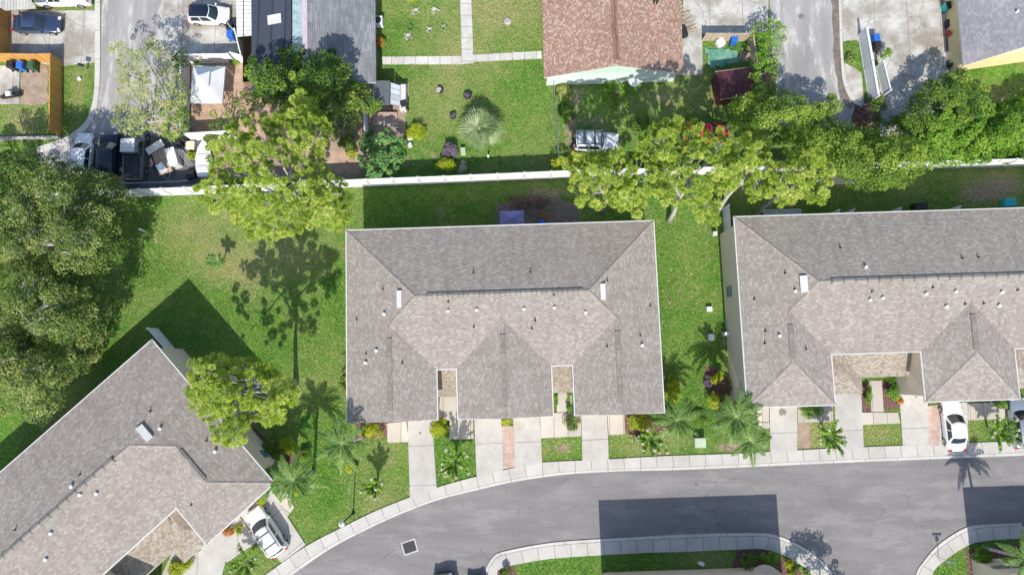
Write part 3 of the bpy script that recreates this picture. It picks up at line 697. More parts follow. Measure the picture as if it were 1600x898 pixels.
# southern townhouses (only their northern rims reach the picture)
def southhouse(label,x0,y1,L,D_,extra=None):
    ang=rad(1.9); u=Vector((math.cos(ang),math.sin(ang),0)); v=Vector((-u.y,u.x,0)); o=Vector((x0,y1,0))-v*D_
    t=thing('townhouse_block',label,'townhouse',tuple(o+u*L/2+v*D_/2)); W=lambda a,b,z:o+u*a+v*b+Vector((0,0,z)); h=D_/2
    m=MB()
    for q in ([W(0,0,EZ),W(L,0,EZ),W(L-h,h,EZ+h*PITCH),W(h,h,EZ+h*PITCH)],[W(0,D_,EZ),W(L,D_,EZ),W(L-h,h,EZ+h*PITCH),W(h,h,EZ+h*PITCH)],[W(0,0,EZ),W(0,D_,EZ),W(h,h,EZ+h*PITCH)],[W(L,0,EZ),W(L,D_,EZ),W(L-h,h,EZ+h*PITCH)]): m.face(q,up=True)
    m.build('roof',M['shingle'],t)
    w=MB(); e=.45; c=[W(e,e,0),W(L-e,e,0),W(L-e,D_-e,0),W(e,D_-e,0)]
    for i in range(4): w.face([c[i],c[(i+1)%4],c[(i+1)%4]+Vector((0,0,EZ)),c[i]+Vector((0,0,EZ))])
    w.build('wall',M['beige'],t)
    return t,W
s1,W1=southhouse('dark-shadowed townhouse rim at the bottom edge below the curved island',7.82,-18.4,16.5,12)
s2,W2=southhouse('beige townhouse corner in the bottom right corner behind the palm',41.6,-17.25,20,12)
# low entry walls in front of the southern blocks
m=MB(); m.prism([tuple(P(x,y))[:2] for x,y in [(1012,897.5),(1168,891.5),(1168,915),(1012,920)]],0,2.3); tw=m.build('entry_roof',M['beige'],s1)
m=MB(); m.tube([P(1197,905,0),P(1197,905,2.2)],[1.25,1.25],20); m.build('round_porch',M['beige'],s1)
m=MB(); m.prism([tuple(P(x,y))[:2] for x,y in [(1531,878),(1600,875),(1640,874),(1640,930),(1534,930)]],0,2.6); m.build('entry_wall',M['beige'],s2)
m=MB(); m.prism([tuple(P(x,y,2.9))[:2] for x,y in [(1552,884),(1640,878),(1640,930),(1556,930)]],2.6,2.9,0); m.build('porch_roof',M['porch'],s2)
# ---------------------------------------------------------------- northern houses
def gablehouse(label,eave,ridge,ze,zr_,roofmat,wallmat,gablemat=None,ov=.4,ridgecap=True,name='house'):
    """eave: px of 4 roof corners SW,SE,NE,NW at ze; ridge: px S and N at zr"""
    c=[P(*p,ze) for p in eave]; r=[P(*p,zr_) for p in ridge]
    mid=(c[0]+c[1]+c[2]+c[3])/4; t=thing(name,label,'house',(mid.x,mid.y,0))
    m=MB(); m.face([c[0],r[0],r[1],c[3]],up=True); m.face([c[1],r[0],r[1],c[2]],up=True); m.build('roof',roofmat,t)
    m=MB()
    for a,b in((c[0],c[3]),(c[1],c[2]),(c[0],r[0]),(c[1],r[0]),(c[3],r[1]),(c[2],r[1])): 
        o=Vector((0,0,-.005)); m.face([a+o,b+o,b+Vector((0,0,-.2)),a+Vector((0,0,-.2))])
    m.build('fascia',M['trim'],t)
    ud=(c[1]-c[0]).normalized(); vd=(c[3]-c[0]).normalized()
    q=[c[0]+ud*ov+vd*ov,c[1]-ud*ov+vd*ov,c[2]-ud*ov-vd*ov,c[3]+ud*ov-vd*ov]
    w=MB()
    for i in range(4):
        a,b=q[i],q[(i+1)%4]; w.face([Vector((a.x,a.y,0)),Vector((b.x,b.y,0)),b+Vector((0,0,-.02)),a+Vector((0,0,-.02))])
    w.build('wall',wallmat,t)
    g=MB(); rs=r[0]+vd*ov; rn=r[1]-vd*ov; dz=Vector((0,0,-.04))
    g.face([q[0],q[1],rs+dz]); g.face([q[2],q[3],rn+dz]); g.build('gable',gablemat or wallmat,t)
    if ridgecap:
        k=MB(); sd=ud*.28; a,b=r[0]+Vector((0,0,.09)),r[1]+Vector((0,0,.09))
        a=a.lerp(b,.04)
        for sg in(1,-1): k.face([a,b,b+sd*sg-Vector((0,0,.09)),a+sd*sg-Vector((0,0,.09))],up=True)
        k.build('ridge_vent',M['brcap'] if roofmat==M['brownroof'] else M['cap'],t)
    return t,c,r,q
hb,cb,rb,qb=gablehouse('low house with brown shingle roof and pale green gable wall at the top',[(850,121.5),(1067,115),(1062,-120),(844,-120)],[(964,103),(953,-120)],2.7,4.5,M['brownroof'],M['palegreen'],M['mint'],ov=.35)
for x,y,k in ((989,16,'d'),(1027,4,'c'),(1022,4,'c'),(970,35,'c'),(970,23,'b')):
    p=P(x,y,3.6); m=MB(); m.tube([p-Vector((0,0,.3)),p+Vector((0,0,.4))],.09 if k!='b' else .2,8); m.build('vent_pipe',M['dark'],hb)
# west side: grey shingle house with flat dark roof
ha,ca,ra,qa=gablehouse('weathered grey roofed house west of the garden lawn',[(474,132),(587,129),(585,-120),(472,-120)],[(476,134),(474,-120)],2.7,3.5,M['greyroof'],M['brownwall'],ov=.3,ridgecap=False)
m=MB(); m.prism([tuple(P(x,y,3.0))[:2] for x,y in [(393,-120),(454,-120),(456,148),(393,150)]],2.7,3.0); m.build('flat_roof',slats('dark_seamed_roof',(.045,.055,.08),1.28,.5,0,.1),ha)
m=MB(); m.prism([tuple(P(x,y,2.9))[:2] for x,y in [(456.5,-120),(473,-120),(475,82),(457,84)]],2.6,2.9); m.build('lean_to_roof',simple('pale_teal_panel',(.33,.43,.45),.5,var=.25),ha)
m=MB(); m.prism([tuple(P(x,y,3.2))[:2] for x,y in [(417,24),(438,20),(439,34),(418,38)]],3.0,3.12); m.build('skylight',M['trim'],ha)
m=MB(); m.prism([tuple(P(x,y,3.4))[:2] for x,y in [(472,-120),(480,-120),(482,132),(474,134)]],3.42,3.62,0); m.build('ridge_cap',simple('pink_metal',(.5,.42,.44),.5),ha)
m=MB()
for a,b in(((396,-119),(396,146)),((396,146),(470,144))):
    p,q=P(*a),P(*b); m.face([p,q,q+Vector((0,0,2.7)),p+Vector((0,0,2.7))])
m.build('wall',M['brownwall'],ha)
# awning
aw=thing('slatted_awning','white slatted carport awning between the parked hatchback and the dark roof','awning',tuple(P(380,20)))
m=MB(); m.face([P(368,-60,2.5),P(392,-60,2.5),P(393,56,2.5),P(370,58,2.5)],up=True); m.face([P(368,-60,2.4),P(392,-60,2.4),P(393,56,2.4),P(370,58,2.4)]); m.build('awning_cover',slats('white_slats',(.7,.71,.72),.42,.5,1,.03),aw)
for x,y in((371,55),(371,5)):
    m=MB(); p=P(x,y,0); m.tube([p,p+Vector((0,0,2.4))],.05,8); m.build('post',M['trim'],aw)
# east grey house with cream walls
hg,cg,rg,qg=gablehouse('low grey roofed house with cream walls in the top right corner',[(1505,103),(1740,70),(1720,-130),(1486,-120)],[(1625,66),(1606,-120)],2.7,4.0,M['greyroof2'],M['cream'],ov=.5,ridgecap=False)
p=P(1587,20,3.6); m=MB(); m.tube([p-Vector((0,0,.3)),p+Vector((0,0,.35))],.1,8); m.build('vent_cap',M['white'],hg)
for yy in (20,48,70):
    m=MB(); p=P(1495,yy,1.4); m.box((p.x+.38,p.y,1.5),(.12,1.0,1.1),rad(2)); m.build('window',wglass,hg)
# shed roof top left
t=thing('lean_to_shed','white ribbed lean-to roof in the top left corner beside the wooden fence','shed',tuple(P(15,-10)))
m=MB(); m.face([P(-30,-30,2.6),P(30,-30,2.6),P(57,14,2.3),P(8,17,2.3),P(-30,-5,2.4)],up=True); m.build('roof',slats('ribbed_sheet',(.42,.40,.37),.3,.5,0,.15),t)
m=MB(); m.prism([tuple(P(x,y))[:2] for x,y in [(-25,-30),(30,-30),(52,8),(10,12),(-25,-5)]],0,2.25); m.build('wall',M['brownwall'],t)
# ---------------------------------------------------------------- fences
def fence(name,label,pts,h,mat,post=2.4,thick=.06,postmat=None,pw=.13,cat='fence',rail=True,group=None,gaps=None,zbase=0):
    w=PP(pts); t=thing(name,label,cat,tuple(w[0]),0,group); 
    for i in range(len(w)-1):
        a,b=w[i],w[i+1]; L=(b-a).length; n=max(1,round(L/post)); d=(b-a).normalized(); ang=math.atan2(d.y,d.x)
        for k in range(n):
            p=a.lerp(b,k/n); q=a.lerp(b,(k+1)/n); c=(p+q)/2; Lp=(q-p).length
            m=MB(); 
            A=p+d*pw/2;Bq=q-d*pw/2; s=Vector((-d.y,d.x,0))*thick/2; z0=Vector((0,0,.06)); z1=Vector((0,0,h-.05))
            u0,u1=L*k/n,L*(k+1)/n
            for sg in(1,-1): m.face([A+s*sg+z0,Bq+s*sg+z0,Bq+s*sg+z1,A+s*sg+z1],uv=[(u0,0),(u1,0),(u1,h),(u0,h)])
            m.face([A+s+z1,Bq+s+z1,Bq-s+z1,A-s+z1],uv=[(u0,0),(u1,0),(u1,.1),(u0,.1)])
            if rail:
                m.box((c.x,c.y,h-.03),(Lp-pw,thick+.05,.10),ang); m.box((c.x,c.y,.1),(Lp-pw,thick+.05,.12),ang)
            m.build('panel',mat,t)
        for k in range(n+(1 if i==len(w)-2 else 0)):
            p=a.lerp(b,k/n); m=MB(); m.box((p.x,p.y,h/2+.04),(pw,pw,h+.08),ang)
            if postmat is None or pw>.1: m.box((p.x,p.y,h+.1),(pw+.04,pw+.04,.05),ang,taper=.5)
            m.build('post',postmat or mat,t)
    return t
vinyl=slats('vinyl_boards',(.74,.745,.76),.19,.80,0,.03)
fence('vinyl_fence','long white vinyl privacy fence across the photo between the lawns',[(60,312),(202,307),(305,303),(540,292),(697,286),(900,277),(1150,271),(1300,267),(1450,263),(1600,259),(1680,256)],2.3,vinyl,pw=.22,thick=.07,postmat=M['trim'])
fence('vinyl_fence','white vinyl fence enclosing the gazebo patio on the left',[(368,98),(296,99),(296,212),(302,219),(370,215)],1.9,vinyl)
fence('vinyl_fence','white vinyl fence end beside the blue bin and the hatchback driveway',[(372,96),(388,100),(378,60)],1.9,vinyl,post=1.6)
fence('vinyl_fence','short white fence panel beside the small shed and the rosette tree',[(574,178),(575,210)],1.6,vinyl,post=1.6)
fence('vinyl_fence','large white fence panel beside the blue bin on the eastern concrete yard',[(1341,56),(1359,160)],1.7,vinyl,post=3.2,thick=.16)
fence('vinyl_fence','smaller white fence panel with a vine end on the eastern concrete yard',[(1368,106),(1379,150)],1.5,vinyl,post=2.5)
fence('wooden_fence','orange board fence running down from the bins beside the left street',[(97,97),(96,212)],1.8,M['wood'],post=2.5,pw=.1)
fence('wooden_fence','orange board fence running across above the three wheelie bins',[(-30,96),(74,98),(97,97)],1.8,M['wood'],post=2.5,pw=.1)
fence('wooden_fence','orange board fence at the far left edge beside the blue sedan',[(14,20),(15,94)],1.8,M['wood'],post=2.5,pw=.1)
fence('wooden_fence','weathered grey wood fence behind the green tarp',[(1097,64),(1165,64)],1.5,M['oldwood'],post=2.0,pw=.1)
fence('wooden_fence','weathered wood fence side leaning beside the small street tree',[(1168,62),(1176,110)],1.5,M['oldwood'],post=2.0,pw=.1)
fence('low_wall','low grey block wall below the tall orange fence',[(-30,219),(96,216)],.5,M['oldconc'],post=6,pw=.12,cat='wall',thick=.2,rail=False)
def wirefence(label,pts,h=1.2):
    w=PP(pts); t=thing('chain_link_fence',label,'fence',tuple(w[0]))
    for i in range(len(w)-1):
        m=MB(); a,b=w[i],w[i+1]
        m.tube([a+Vector((0,0,h)),b+Vector((0,0,h))],.05,6); m.build('rail',M['steel'],t)
    for p in w: m=MB(); m.tube([p,p+Vector((0,0,h+.1))],.045,6); m.build('post',M['steel'],t)
    # mesh as thin wires
    m=MB()
    for i in range(len(w)-1):
        a,b=w[i],w[i+1]; n=int((b-a).length/.25)
        for k in range(n): p=a.lerp(b,k/n); q=a.lerp(b,min(1,(k+2)/n)); m.tube([p,q+Vector((0,0,h))],.006,3,cap=False); m.tube([q,p+Vector((0,0,h))],.006,3,cap=False)
    m.build('wire_mesh',M['steel'],t)
wirefence('thin galvanised fence between the garden lawn and the white off-roader',[(864,124),(865,150),(866,180),(869,215),(872,250)])
wirefence('low wire fence behind the scrap trailer beside the black bins',[(200,290),(250,289),(300,286)],.9)
# privacy dividers at the backs of the blocks
def divider(h,u,label,ln=2.2,hh=2.0,dark=False):
    a=h.W(u,h.D-OVH,0); b=h.W(u,h.D-OVH+ln,0); t=thing('privacy_screen',label,'screen',tuple(a))
    d=(b-a).normalized(); c=(a+b)/2; m=MB(); m.box((c.x,c.y,hh/2),((b-a).length,.08,hh),math.atan2(d.y,d.x)); m.build('panel',vinyl,t)
    m=MB(); m.box((b.x,b.y,hh/2+.05),(.14,.14,hh+.1),math.atan2(d.y,d.x)); m.build('post',M['white'],t)
for u,l in((1.35,'white privacy screen behind the middle block nearest its left corner'),(7.5,'white privacy screen behind the middle block, second from its left corner'),(13.3,'white privacy screen beside the purple canopy'),(19.8,'white privacy screen behind the middle block right of the blue chair'),(25.4,'white privacy screen at the back right corner of the middle block')):
    divider(hc,u,l,1.15)
for u,l in((.9,'broad white privacy screen at the back left corner of the right block'),(5.0,'white privacy screen left of the screened cage'),(11.2,'white privacy screen just right of the screened cage'),(12.6,'second white privacy screen right of the screened cage'),(17.0,'white privacy screen left of the grill behind the right block'),(22.6,'white privacy screen beside the teal box')):
    divider(hr,u,l,1.6 if u>1 else 2.4)
divider(hl,1.0,'white privacy screen at the back corner of the angled block',3.0)
divider(hl,2.0,'smaller white privacy screen behind the angled block',1.6,1.0)

# ---------------------------------------------------------------- foliage
def inpoly(x,y,poly):
    c=False; n=len(poly); j=n-1
    for i in range(n):
        xi,yi=poly[i];xj,yj=poly[j]
        if (yi>y)!=(yj>y) and x<(xj-xi)*(y-yi)/(yj-yi)+xi: c=not c
        j=i
    return c
def edged(x,y,poly):
    d=1e9;n=len(poly)
    for i in range(n):
        ax,ay=poly[i];bx,by=poly[(i+1)%n]; L=(bx-ax)**2+(by-ay)**2; t=max(0,min(1,((x-ax)*(bx-ax)+(y-ay)*(by-ay))/L)) if L else 0
        d=min(d,math.hypot(x-ax-t*(bx-ax),y-ay-t*(by-ay)))
    return d
def scatter(poly,sp,rs,n=None,thin=0.0):
    xs_=[p[0] for p in poly]; ys_=[p[1] for p in poly]; pts=[]; A=(max(xs_)-min(xs_))*(max(ys_)-min(ys_)); tries=int(A/sp/sp*9)
    grid={}
    for _ in range(tries):
        x=rs.uniform(min(xs_),max(xs_)); y=rs.uniform(min(ys_),max(ys_))
        if not inpoly(x,y,poly): continue
        g=(int(x//sp),int(y//sp)); ok=True
        for a in(-1,0,1):
            for b in(-1,0,1):
                for q in grid.get((g[0]+a,g[1]+b),()):
                    if (q[0]-x)**2+(q[1]-y)**2<sp*sp: ok=False
        if ok: grid.setdefault(g,[]).append((x,y)); pts.append((x,y))
    return [p for p in pts if rs.rand()>=thin]
def leaves(C,Rr,per,size,rs,flat=.55,squash=.7,shell=.35,varc=None,aspect=2.0,upbias=.5):
    """quads scattered around clump centres C (n,3) radius Rr (n)"""
    C=np.asarray(C,float); n=len(C); N=n*per
    c=np.repeat(C,per,0); r=np.repeat(np.asarray(Rr,float),per)
    d=rs.normal(size=(N,3)); d/=np.linalg.norm(d,axis=1)[:,None]; d[:,2]=np.where(rs.rand(N)<.6,np.abs(d[:,2]),d[:,2])
    rr=r*(shell+(1-shell)*rs.rand(N)**.5); p=c+d*rr[:,None]*np.array([1,1,squash])
    nrm=rs.normal(size=(N,3))*(1-flat)+d*.35+np.array([0,-.25,upbias+.25]); nrm/=np.linalg.norm(nrm,axis=1)[:,None]
    t=rs.normal(size=(N,3)); t-= (t*nrm).sum(1)[:,None]*nrm; t/=np.linalg.norm(t,axis=1)[:,None]; b=np.cross(nrm,t)
    s=size*(.6+.8*rs.rand(N))[:,None]; w=s/aspect
    V=np.stack([p-t*s*.5,p+b*w*.5,p+t*s*.5,p-b*w*.5],1).reshape(-1,3)
    F_=np.arange(N*4).reshape(N,4)
    vc=np.repeat(rs.rand(n) if varc is None else np.asarray(varc),per)
    var=np.clip(.55*vc+.5*rs.rand(N),0,1)
    return V,F_,var
def merge(parts):
    V=[];Fs=[];va=[];o=0
    for a,b,c in parts: V.append(a); Fs.append(b+o); va.append(c); o+=len(a)
    return np.vstack(V),np.vstack(Fs),np.concatenate(va)
def limbmesh(root,trunkbase,height,targets,r0,mat,rs,nbr=7,name='trunk',lean=(0,0)):
    m=MB(); tb=Vector(trunkbase); top=tb+Vector((lean[0],lean[1],height))
    k=6; pts=[tb.lerp(top,i/k)+Vector((rs.uniform(-.12,.12),rs.uniform(-.12,.12),0))*(i>0) for i in range(k+1)]
    m.tube(pts,[r0*(1.25 if i==0 else 1)*(1-.7*i/k) for i in range(k+1)],10)
    m.build(name,mat,root,smooth=True)
    if not targets: return
    m=MB(); T=[Vector(t) for t in targets]
    # cluster to main limbs
    ids=list(range(len(T))); rs.shuffle(ids); cent=[T[i] for i in ids[:nbr]]
    for _ in range(4):
        gr=[[] for _ in cent]
        for t in T: gr[min(range(len(cent)),key=lambda i:(cent[i]-t).length)].append(t)
        cent=[sum(g,Vector((0,0,0)))/len(g) if g else c for g,c in zip(gr,cent)]
    for g,c in zip(gr,cent):
        if not g: continue
        st=tb.lerp(top,rs.uniform(.5,.95)); e=c-Vector((0,0,.5)); L=(e-st).length
        path=[st,st.lerp(e,.35)+Vector((rs.uniform(-1,1),rs.uniform(-1,1),.2))*L*.06,st.lerp(e,.7)+Vector((rs.uniform(-1,1),rs.uniform(-1,1),.2))*L*.06,e]
        m.tube(path,[r0*.42,r0*.32,r0*.22,r0*.12],6)
        for t in g:
            b0=path[1].lerp(e,rs.uniform(.1,1)); md=b0.lerp(t,.5)+Vector((rs.uniform(-.25,.25),rs.uniform(-.25,.25),-.1))
            m.tube([b0,md,t-Vector((0,0,.1))],[r0*.12+.012,r0*.08+.01,.012],4,cap=False)
    m.build('limbs',mat,root,smooth=True)
def domez(poly,p,z0,z1,rs,k=45.,jit=.8):
    d=edged(p[0],p[1],poly); return z0+(z1-z0)*min(1,d/k)**.6+rs.uniform(-jit,jit)
def broadtree(label,poly,base,z0,z1,mat,sp=12,cr=.75,per=110,leaf=.22,thin=.05,bark='bark',seed=1,name='broadleaf_tree',cat='tree',group=None,layers=1,trunk_r=.22,holes=(),jit=.8,k=45.,gray=0):
    rs=np.random.RandomState(seed); b=P(*base); t=thing(name,label,cat,tuple(b),0,group)
    # clumpy: big lobes give relief
    pts=scatter(poly,sp,rs,thin=thin); pts=[p for p in pts if not any(math.hypot((p[0]-h[0]),(p[1]-h[1]))<h[2] for h in holes)]
    lob=[(rs.uniform(min(p[0] for p in poly),max(p[0] for p in poly)),rs.uniform(min(p[1] for p in poly),max(p[1] for p in poly)),rs.uniform(-1,1)) for _ in range(max(3,len(pts)//9))]
    C=[];
    for p in pts:
        l=min(lob,key=lambda q:(q[0]-p[0])**2+(q[1]-p[1])**2); dd=math.hypot(l[0]-p[0],l[1]-p[1])/(sp*3)
        z=domez(poly,p,z0,z1,rs,k,jit*.5)+ (l[2]*jit*1.2-dd*jit*.8)
        C.append(P(p[0],p[1],max(.3,z)))
    Rr=[cr*rs.uniform(.65,1.25) for _ in C]
    a=leaves([tuple(c) for c in C],Rr,per,leaf,rs)
    npmesh('crown',*a[:2],M[mat],t,a[2])
    h=z1*.62
    limbmesh(t,b,h,[tuple(c) for c in C[::2]],trunk_r,M[bark],rs,nbr=max(4,min(12,len(C)//8)))
    return t
def pine(label,poly,base,z0,z1,seed,sp=11,tuft=.50,needles=170,mat='pine',trunk_r=.24,thin=.1,holes=(),group='slash pines with tufted crowns',k=50.,lean=None):
    rs=np.random.RandomState(seed); b=P(*base); t=thing('pine_tree',label,'tree',tuple(b),0,group)
    pts=scatter(poly,sp,rs,thin=thin); pts=[p for p in pts if not any(math.hypot(p[0]-h[0],p[1]-h[1])<h[2] for h in holes)]
    C=np.array([tuple(P(p[0],p[1],domez(poly,p,z0,z1,rs,k,1.3))) for p in pts]); n=len(C)
    sizes=tuft*rs.uniform(.6,1.25,n)
    # small side tufts fill in between the big ones
    q=[p for p in scatter(poly,sp*.6,rs,thin=.5) if not any(math.hypot(p[0]-h[0],p[1]-h[1])<h[2]*.8 for h in holes)]
    C2=np.array([tuple(P(p[0],p[1],domez(poly,p,z0,z1,rs,k,1.2)-.5)) for p in q]); big=C
    C=np.vstack([C,C2]); sizes=np.concatenate([sizes,tuft*rs.uniform(.4,.75,len(C2))]); needles=int(needles*.75); n=len(C)
    N=n*needles; c=np.repeat(C,needles,0); tr=np.repeat(sizes,needles)
    d=rs.normal(size=(N,3)); d[:,2]+=.3; d/=np.linalg.norm(d,axis=1)[:,None]
    tip=c+d*tr[:,None]; root=c+d*tr[:,None]*.15; 
    sd=np.cross(d,rs.normal(size=(N,3))*.55+np.array([0,-.5,1.0])); sd/=np.linalg.norm(sd,axis=1)[:,None]; w=.028
    mid=c+d*tr[:,None]*.7+np.array([0,0,-.0])
    tip[:,2]-=.10*tr
    V=np.stack([root,mid+sd*w,tip,mid-sd*w],1).reshape(-1,3); F_=np.arange(N*4).reshape(N,4)
    var=np.clip(.5*np.repeat(rs.rand(n),needles)+.6*rs.rand(N),0,1)
    npmesh('crown',V,F_,M[mat],t,var)
    cc=C.mean(0); top=(cc[0]-b.x)*.7,(cc[1]-b.y)*.7
    limbmesh(t,b,z1-2.5,[tuple(x) for x in np.vstack([big,C2[::3]])],trunk_r,M['paleBark'],rs,nbr=max(6,min(14,n//8)),lean=top if lean is None else lean)
    return t
def palmtree(label,px,py,z,base,fl=2.6,nf=16,mat='palm',seed=1,name='palm_tree',group=None,trunk_r=.14,droop=.5,leaflet=.55,cat='palm'):
    """pinnate palm: crown centre seen at px,py at height z"""
    rs=np.random.RandomState(seed); b=P(*base); c=P(px,py,z); t=thing(name,label,cat,tuple(b),0,group)
    m=MB(); m.tube([b,b.lerp(c,.3)+Vector((.05,.03,0)),b.lerp(c,.7),c],[trunk_r*1.3,trunk_r,trunk_r*.85,trunk_r*.7],8); m.build('trunk',M['paleBark'],t,smooth=True)
    for i in range(nf):
        a=2*math.pi*i/nf*1.0+rs.uniform(-.25,.25); el=rs.uniform(.15,.95) ; L=fl*rs.uniform(.8,1.1)*(1 if el<.7 else .8)
        V=[];Fq_=[];n=30; prev=c
        dirh=Vector((math.cos(a),math.sin(a),0)); pts=[]
        for k in range(n+1):
            s_=k/n; r=L*s_*(1-.12*s_); zz=L*(s_*math.sin(el)*.8-droop*s_*s_*(1.1-.2*el)); pts.append(c+dirh*r*math.cos(el*.75)+Vector((0,0,zz)))
        sdv=dirh.cross(Vector((0,0,1)))
        for k in range(2,n):
            p=pts[k]; d=(pts[k+1]-pts[k-1]).normalized(); wl=leaflet*math.sin(math.pi*min(1,(k/n)*.92+.1))**.6*(1.05-.45*k/n)
            for sg in(1,-1):
                for q in (0,.5):
                    pp=p.lerp(pts[k+1],q); o=(sdv*sg*rs.uniform(.5,.95)+d*rs.uniform(.45,.9)+Vector((0,0,rs.uniform(-.75,.1)))).normalized()*wl*rs.uniform(.85,1.1)
                    wv=d*.048; i0=len(V); V+=[tuple(pp-wv*.5),tuple(pp+o*.5+wv),tuple(pp+o),tuple(pp+o*.5-wv)]; Fq_.append([i0,i0+1,i0+2,i0+3])
        for k in range(n):   # rachis
            p,q=pts[k],pts[k+1]; w_=sdv*.022*(1.1-k/n); i0=len(V); V+=[tuple(p-w_),tuple(p+w_),tuple(q+w_),tuple(q-w_)]; Fq_.append([i0,i0+1,i0+2,i0+3])
        base_v=rs.rand(); var=np.clip(base_v*.5+.5*rs.rand(len(Fq_)),0,1); var[-n:]=.95
        npmesh('frond',np.array(V),np.array(Fq_),M[mat],t,var)
    return t
def shrub(label,px,py,rx,ry,h,mat,seed=1,name='shrub',cat='shrub',sp=7,cr=.3,leaf=.13,per=70,group=None,rot=0,flowers=None):
    rs=np.random.RandomState(seed); b=P(px,py); t=thing(name,label,cat,tuple(b),0,group)
    C=[];n=max(5,int(rx*ry*3.14/30)); sx,sy=rx/17.,ry/17.
    cs,sn=math.cos(rot),math.sin(rot)
    for i in range(n):
        a=rs.uniform(0,6.283); q=rs.rand()**.5; x,y=q*sx*.85*math.cos(a),q*sy*.85*math.sin(a); C.append((b.x+x*cs-y*sn,b.y+x*sn+y*cs,max(.15,h*(.45+.5*(1-q*q))*rs.uniform(.8,1.1))))
    Rr=[min(cr,min(sx,sy)*.6)*rs.uniform(.8,1.3)+.04 for _ in C]
    a=leaves(C,Rr,per,leaf,rs,varc=None); npmesh('foliage',a[0],a[1],M[mat],t,a[2])
    if flowers:
        a=leaves([(c[0],c[1],c[2]+.12) for c in C],Rr,5,.14,rs,aspect=1.2); npmesh('flowers',a[0],a[1],M[flowers],t,a[2])
    m=MB()
    for c in C[::2]: m.tube([b+Vector((rs.uniform(-.1,.1),rs.uniform(-.1,.1),0)),Vector(c)],[.03,.012],4,cap=False)
    m.build('stems',M['bark'],t)
    return t
def rosette(label,px,py,r,mat,seed=1,n=22,h=.45,name='agave_plant',cat='plant',w=.07,group=None,z=0):
    rs=np.random.RandomState(seed); b=P(px,py,z); t=thing(name,label,cat,(b.x,b.y,0),0,group); V=[];Fq_=[]
    for i in range(n):
        a=i*2.4; el=rs.uniform(.15,1.1); L=r*rs.uniform(.8,1.15); d=Vector((math.cos(a)*math.cos(el),math.sin(a)*math.cos(el),math.sin(el)*h/r)); sd=Vector((-math.sin(a),math.cos(a),0))*w
        p0=b+Vector((0,0,.05)); p1=p0+d*L*.5+Vector((0,0,.05)); p2=p0+d*L-Vector((0,0,.05*L)); i0=len(V)
        V+=[tuple(p0-sd*.5),tuple(p0+sd*.5),tuple(p1+sd),tuple(p1-sd),tuple(p2)]; Fq_+= [[i0,i0+1,i0+2,i0+3],[i0+3,i0+2,i0+4,i0+4]]
    V2=[];F2=[]
    for f in Fq_:
        i0=len(V2); q=[V[k] for k in f]
        if f[2]==f[3]: q[3]=tuple((Vector(q[2])+Vector(q[0]))/2)
        V2+=q; F2.append([i0,i0+1,i0+2,i0+3])
    npmesh('leaves',np.array(V2),np.array(F2),M[mat],t,rs.rand(len(F2))); return t
def fanpalm(label,px,py,base,z,r,seed):
    rs=np.random.RandomState(seed); b=P(*base); c=P(px,py,z); t=thing('fan_palm',label,'palm',tuple(b))
    m=MB(); m.tube([b,c],[.2,.17],10); m.build('trunk',M['paleBark'],t,smooth=True)
    for i in range(26):
        a=i*2.4; el=(.05+1.0*(i/26)) ; d=Vector((math.cos(a)*math.cos(el),math.sin(a)*math.cos(el),math.sin(el)*.7)); L=r*(.5-.3*i/26)*rs.uniform(.9,1.15); h=c+d*L
        side=d.cross(Vector((0,0,1))).normalized(); nup=side.cross(d).normalized()
        tw=rs.uniform(-.7,.7); side,nup=(side*math.cos(tw)+nup*math.sin(tw)),(nup*math.cos(tw)-side*math.sin(tw)); V=[];F_=[]
        def qd(a_,b_,c_,d_): i0=len(V); V.extend([tuple(a_),tuple(b_),tuple(c_),tuple(d_)]); F_.append([i0,i0+1,i0+2,i0+3])
        qd(c-side*.03,c+side*.03,h+side*.025,h-side*.025)
        rl=r*rs.uniform(.55,.68); ns=11
        for k in range(ns):
            an=-1.0+2.0*k/(ns-1); v=(d*math.cos(an)+side*math.sin(an)).normalized(); s2=(d*-math.sin(an)+side*math.cos(an)).normalized()*rl*.04
            ln=rl*(1-.2*abs(an)); tip=h+v*ln-nup*ln*.38; qd(h,h+v*ln*.6+s2+nup*(.03 if k%2 else 0),tip,h+v*ln*.6-s2)
        npmesh('fan_leaf',np.array(V),np.array(F_),M['fan'],t,np.clip(rs.rand()*.6+.4*rs.rand(len(F_)),0,1))
def crepe(label,px,py,base,z,r,seed,flow='pinkflower',group='crepe myrtles along the pavement',mat='bright',ns=20):
    rs=np.random.RandomState(seed); b=P(*base); c=P(px,py,z); t=thing('crepe_myrtle',label,'tree',tuple(b),0,group)
    m=MB(); V=[];vf=[];C=[];
    for i in range(ns):
        a=i*2.4+rs.uniform(-.3,.3); q=(.35+.65*((i+.5)/ns)**.5); d=Vector((math.cos(a)*q,math.sin(a)*q,0)); e=c+d*r*rs.uniform(.8,1.15)+Vector((0,0,.7*(1-q)+rs.uniform(-.1,.3)))
        st=b.lerp(c,.45); m.tube([b+Vector((d.x,d.y,0))*.05,st+d*.12,st.lerp(e,.5)+Vector((0,0,.2)),e],[.04,.03,.022,.01],5,cap=False)
        for k in range(7): s_=.35+.65*k/6; C.append(tuple(st.lerp(e,s_)+Vector((0,0,.25*math.sin(3.1*s_)))))
    C=np.array(C); a=leaves(C,np.full(len(C),.16),11,.2,rs,aspect=2.2,upbias=.9); npmesh('crown',a[0],a[1],M[mat],t,a[2])
    if flow:
        k=C[6::14]+np.array([0,0,.12]); a=leaves(k,np.full(len(k),.13),18,.09,rs,aspect=1.1); npmesh('flowers',a[0],a[1],M[flow],t,a[2])
    m.build('trunk',M['paleBark'],t)
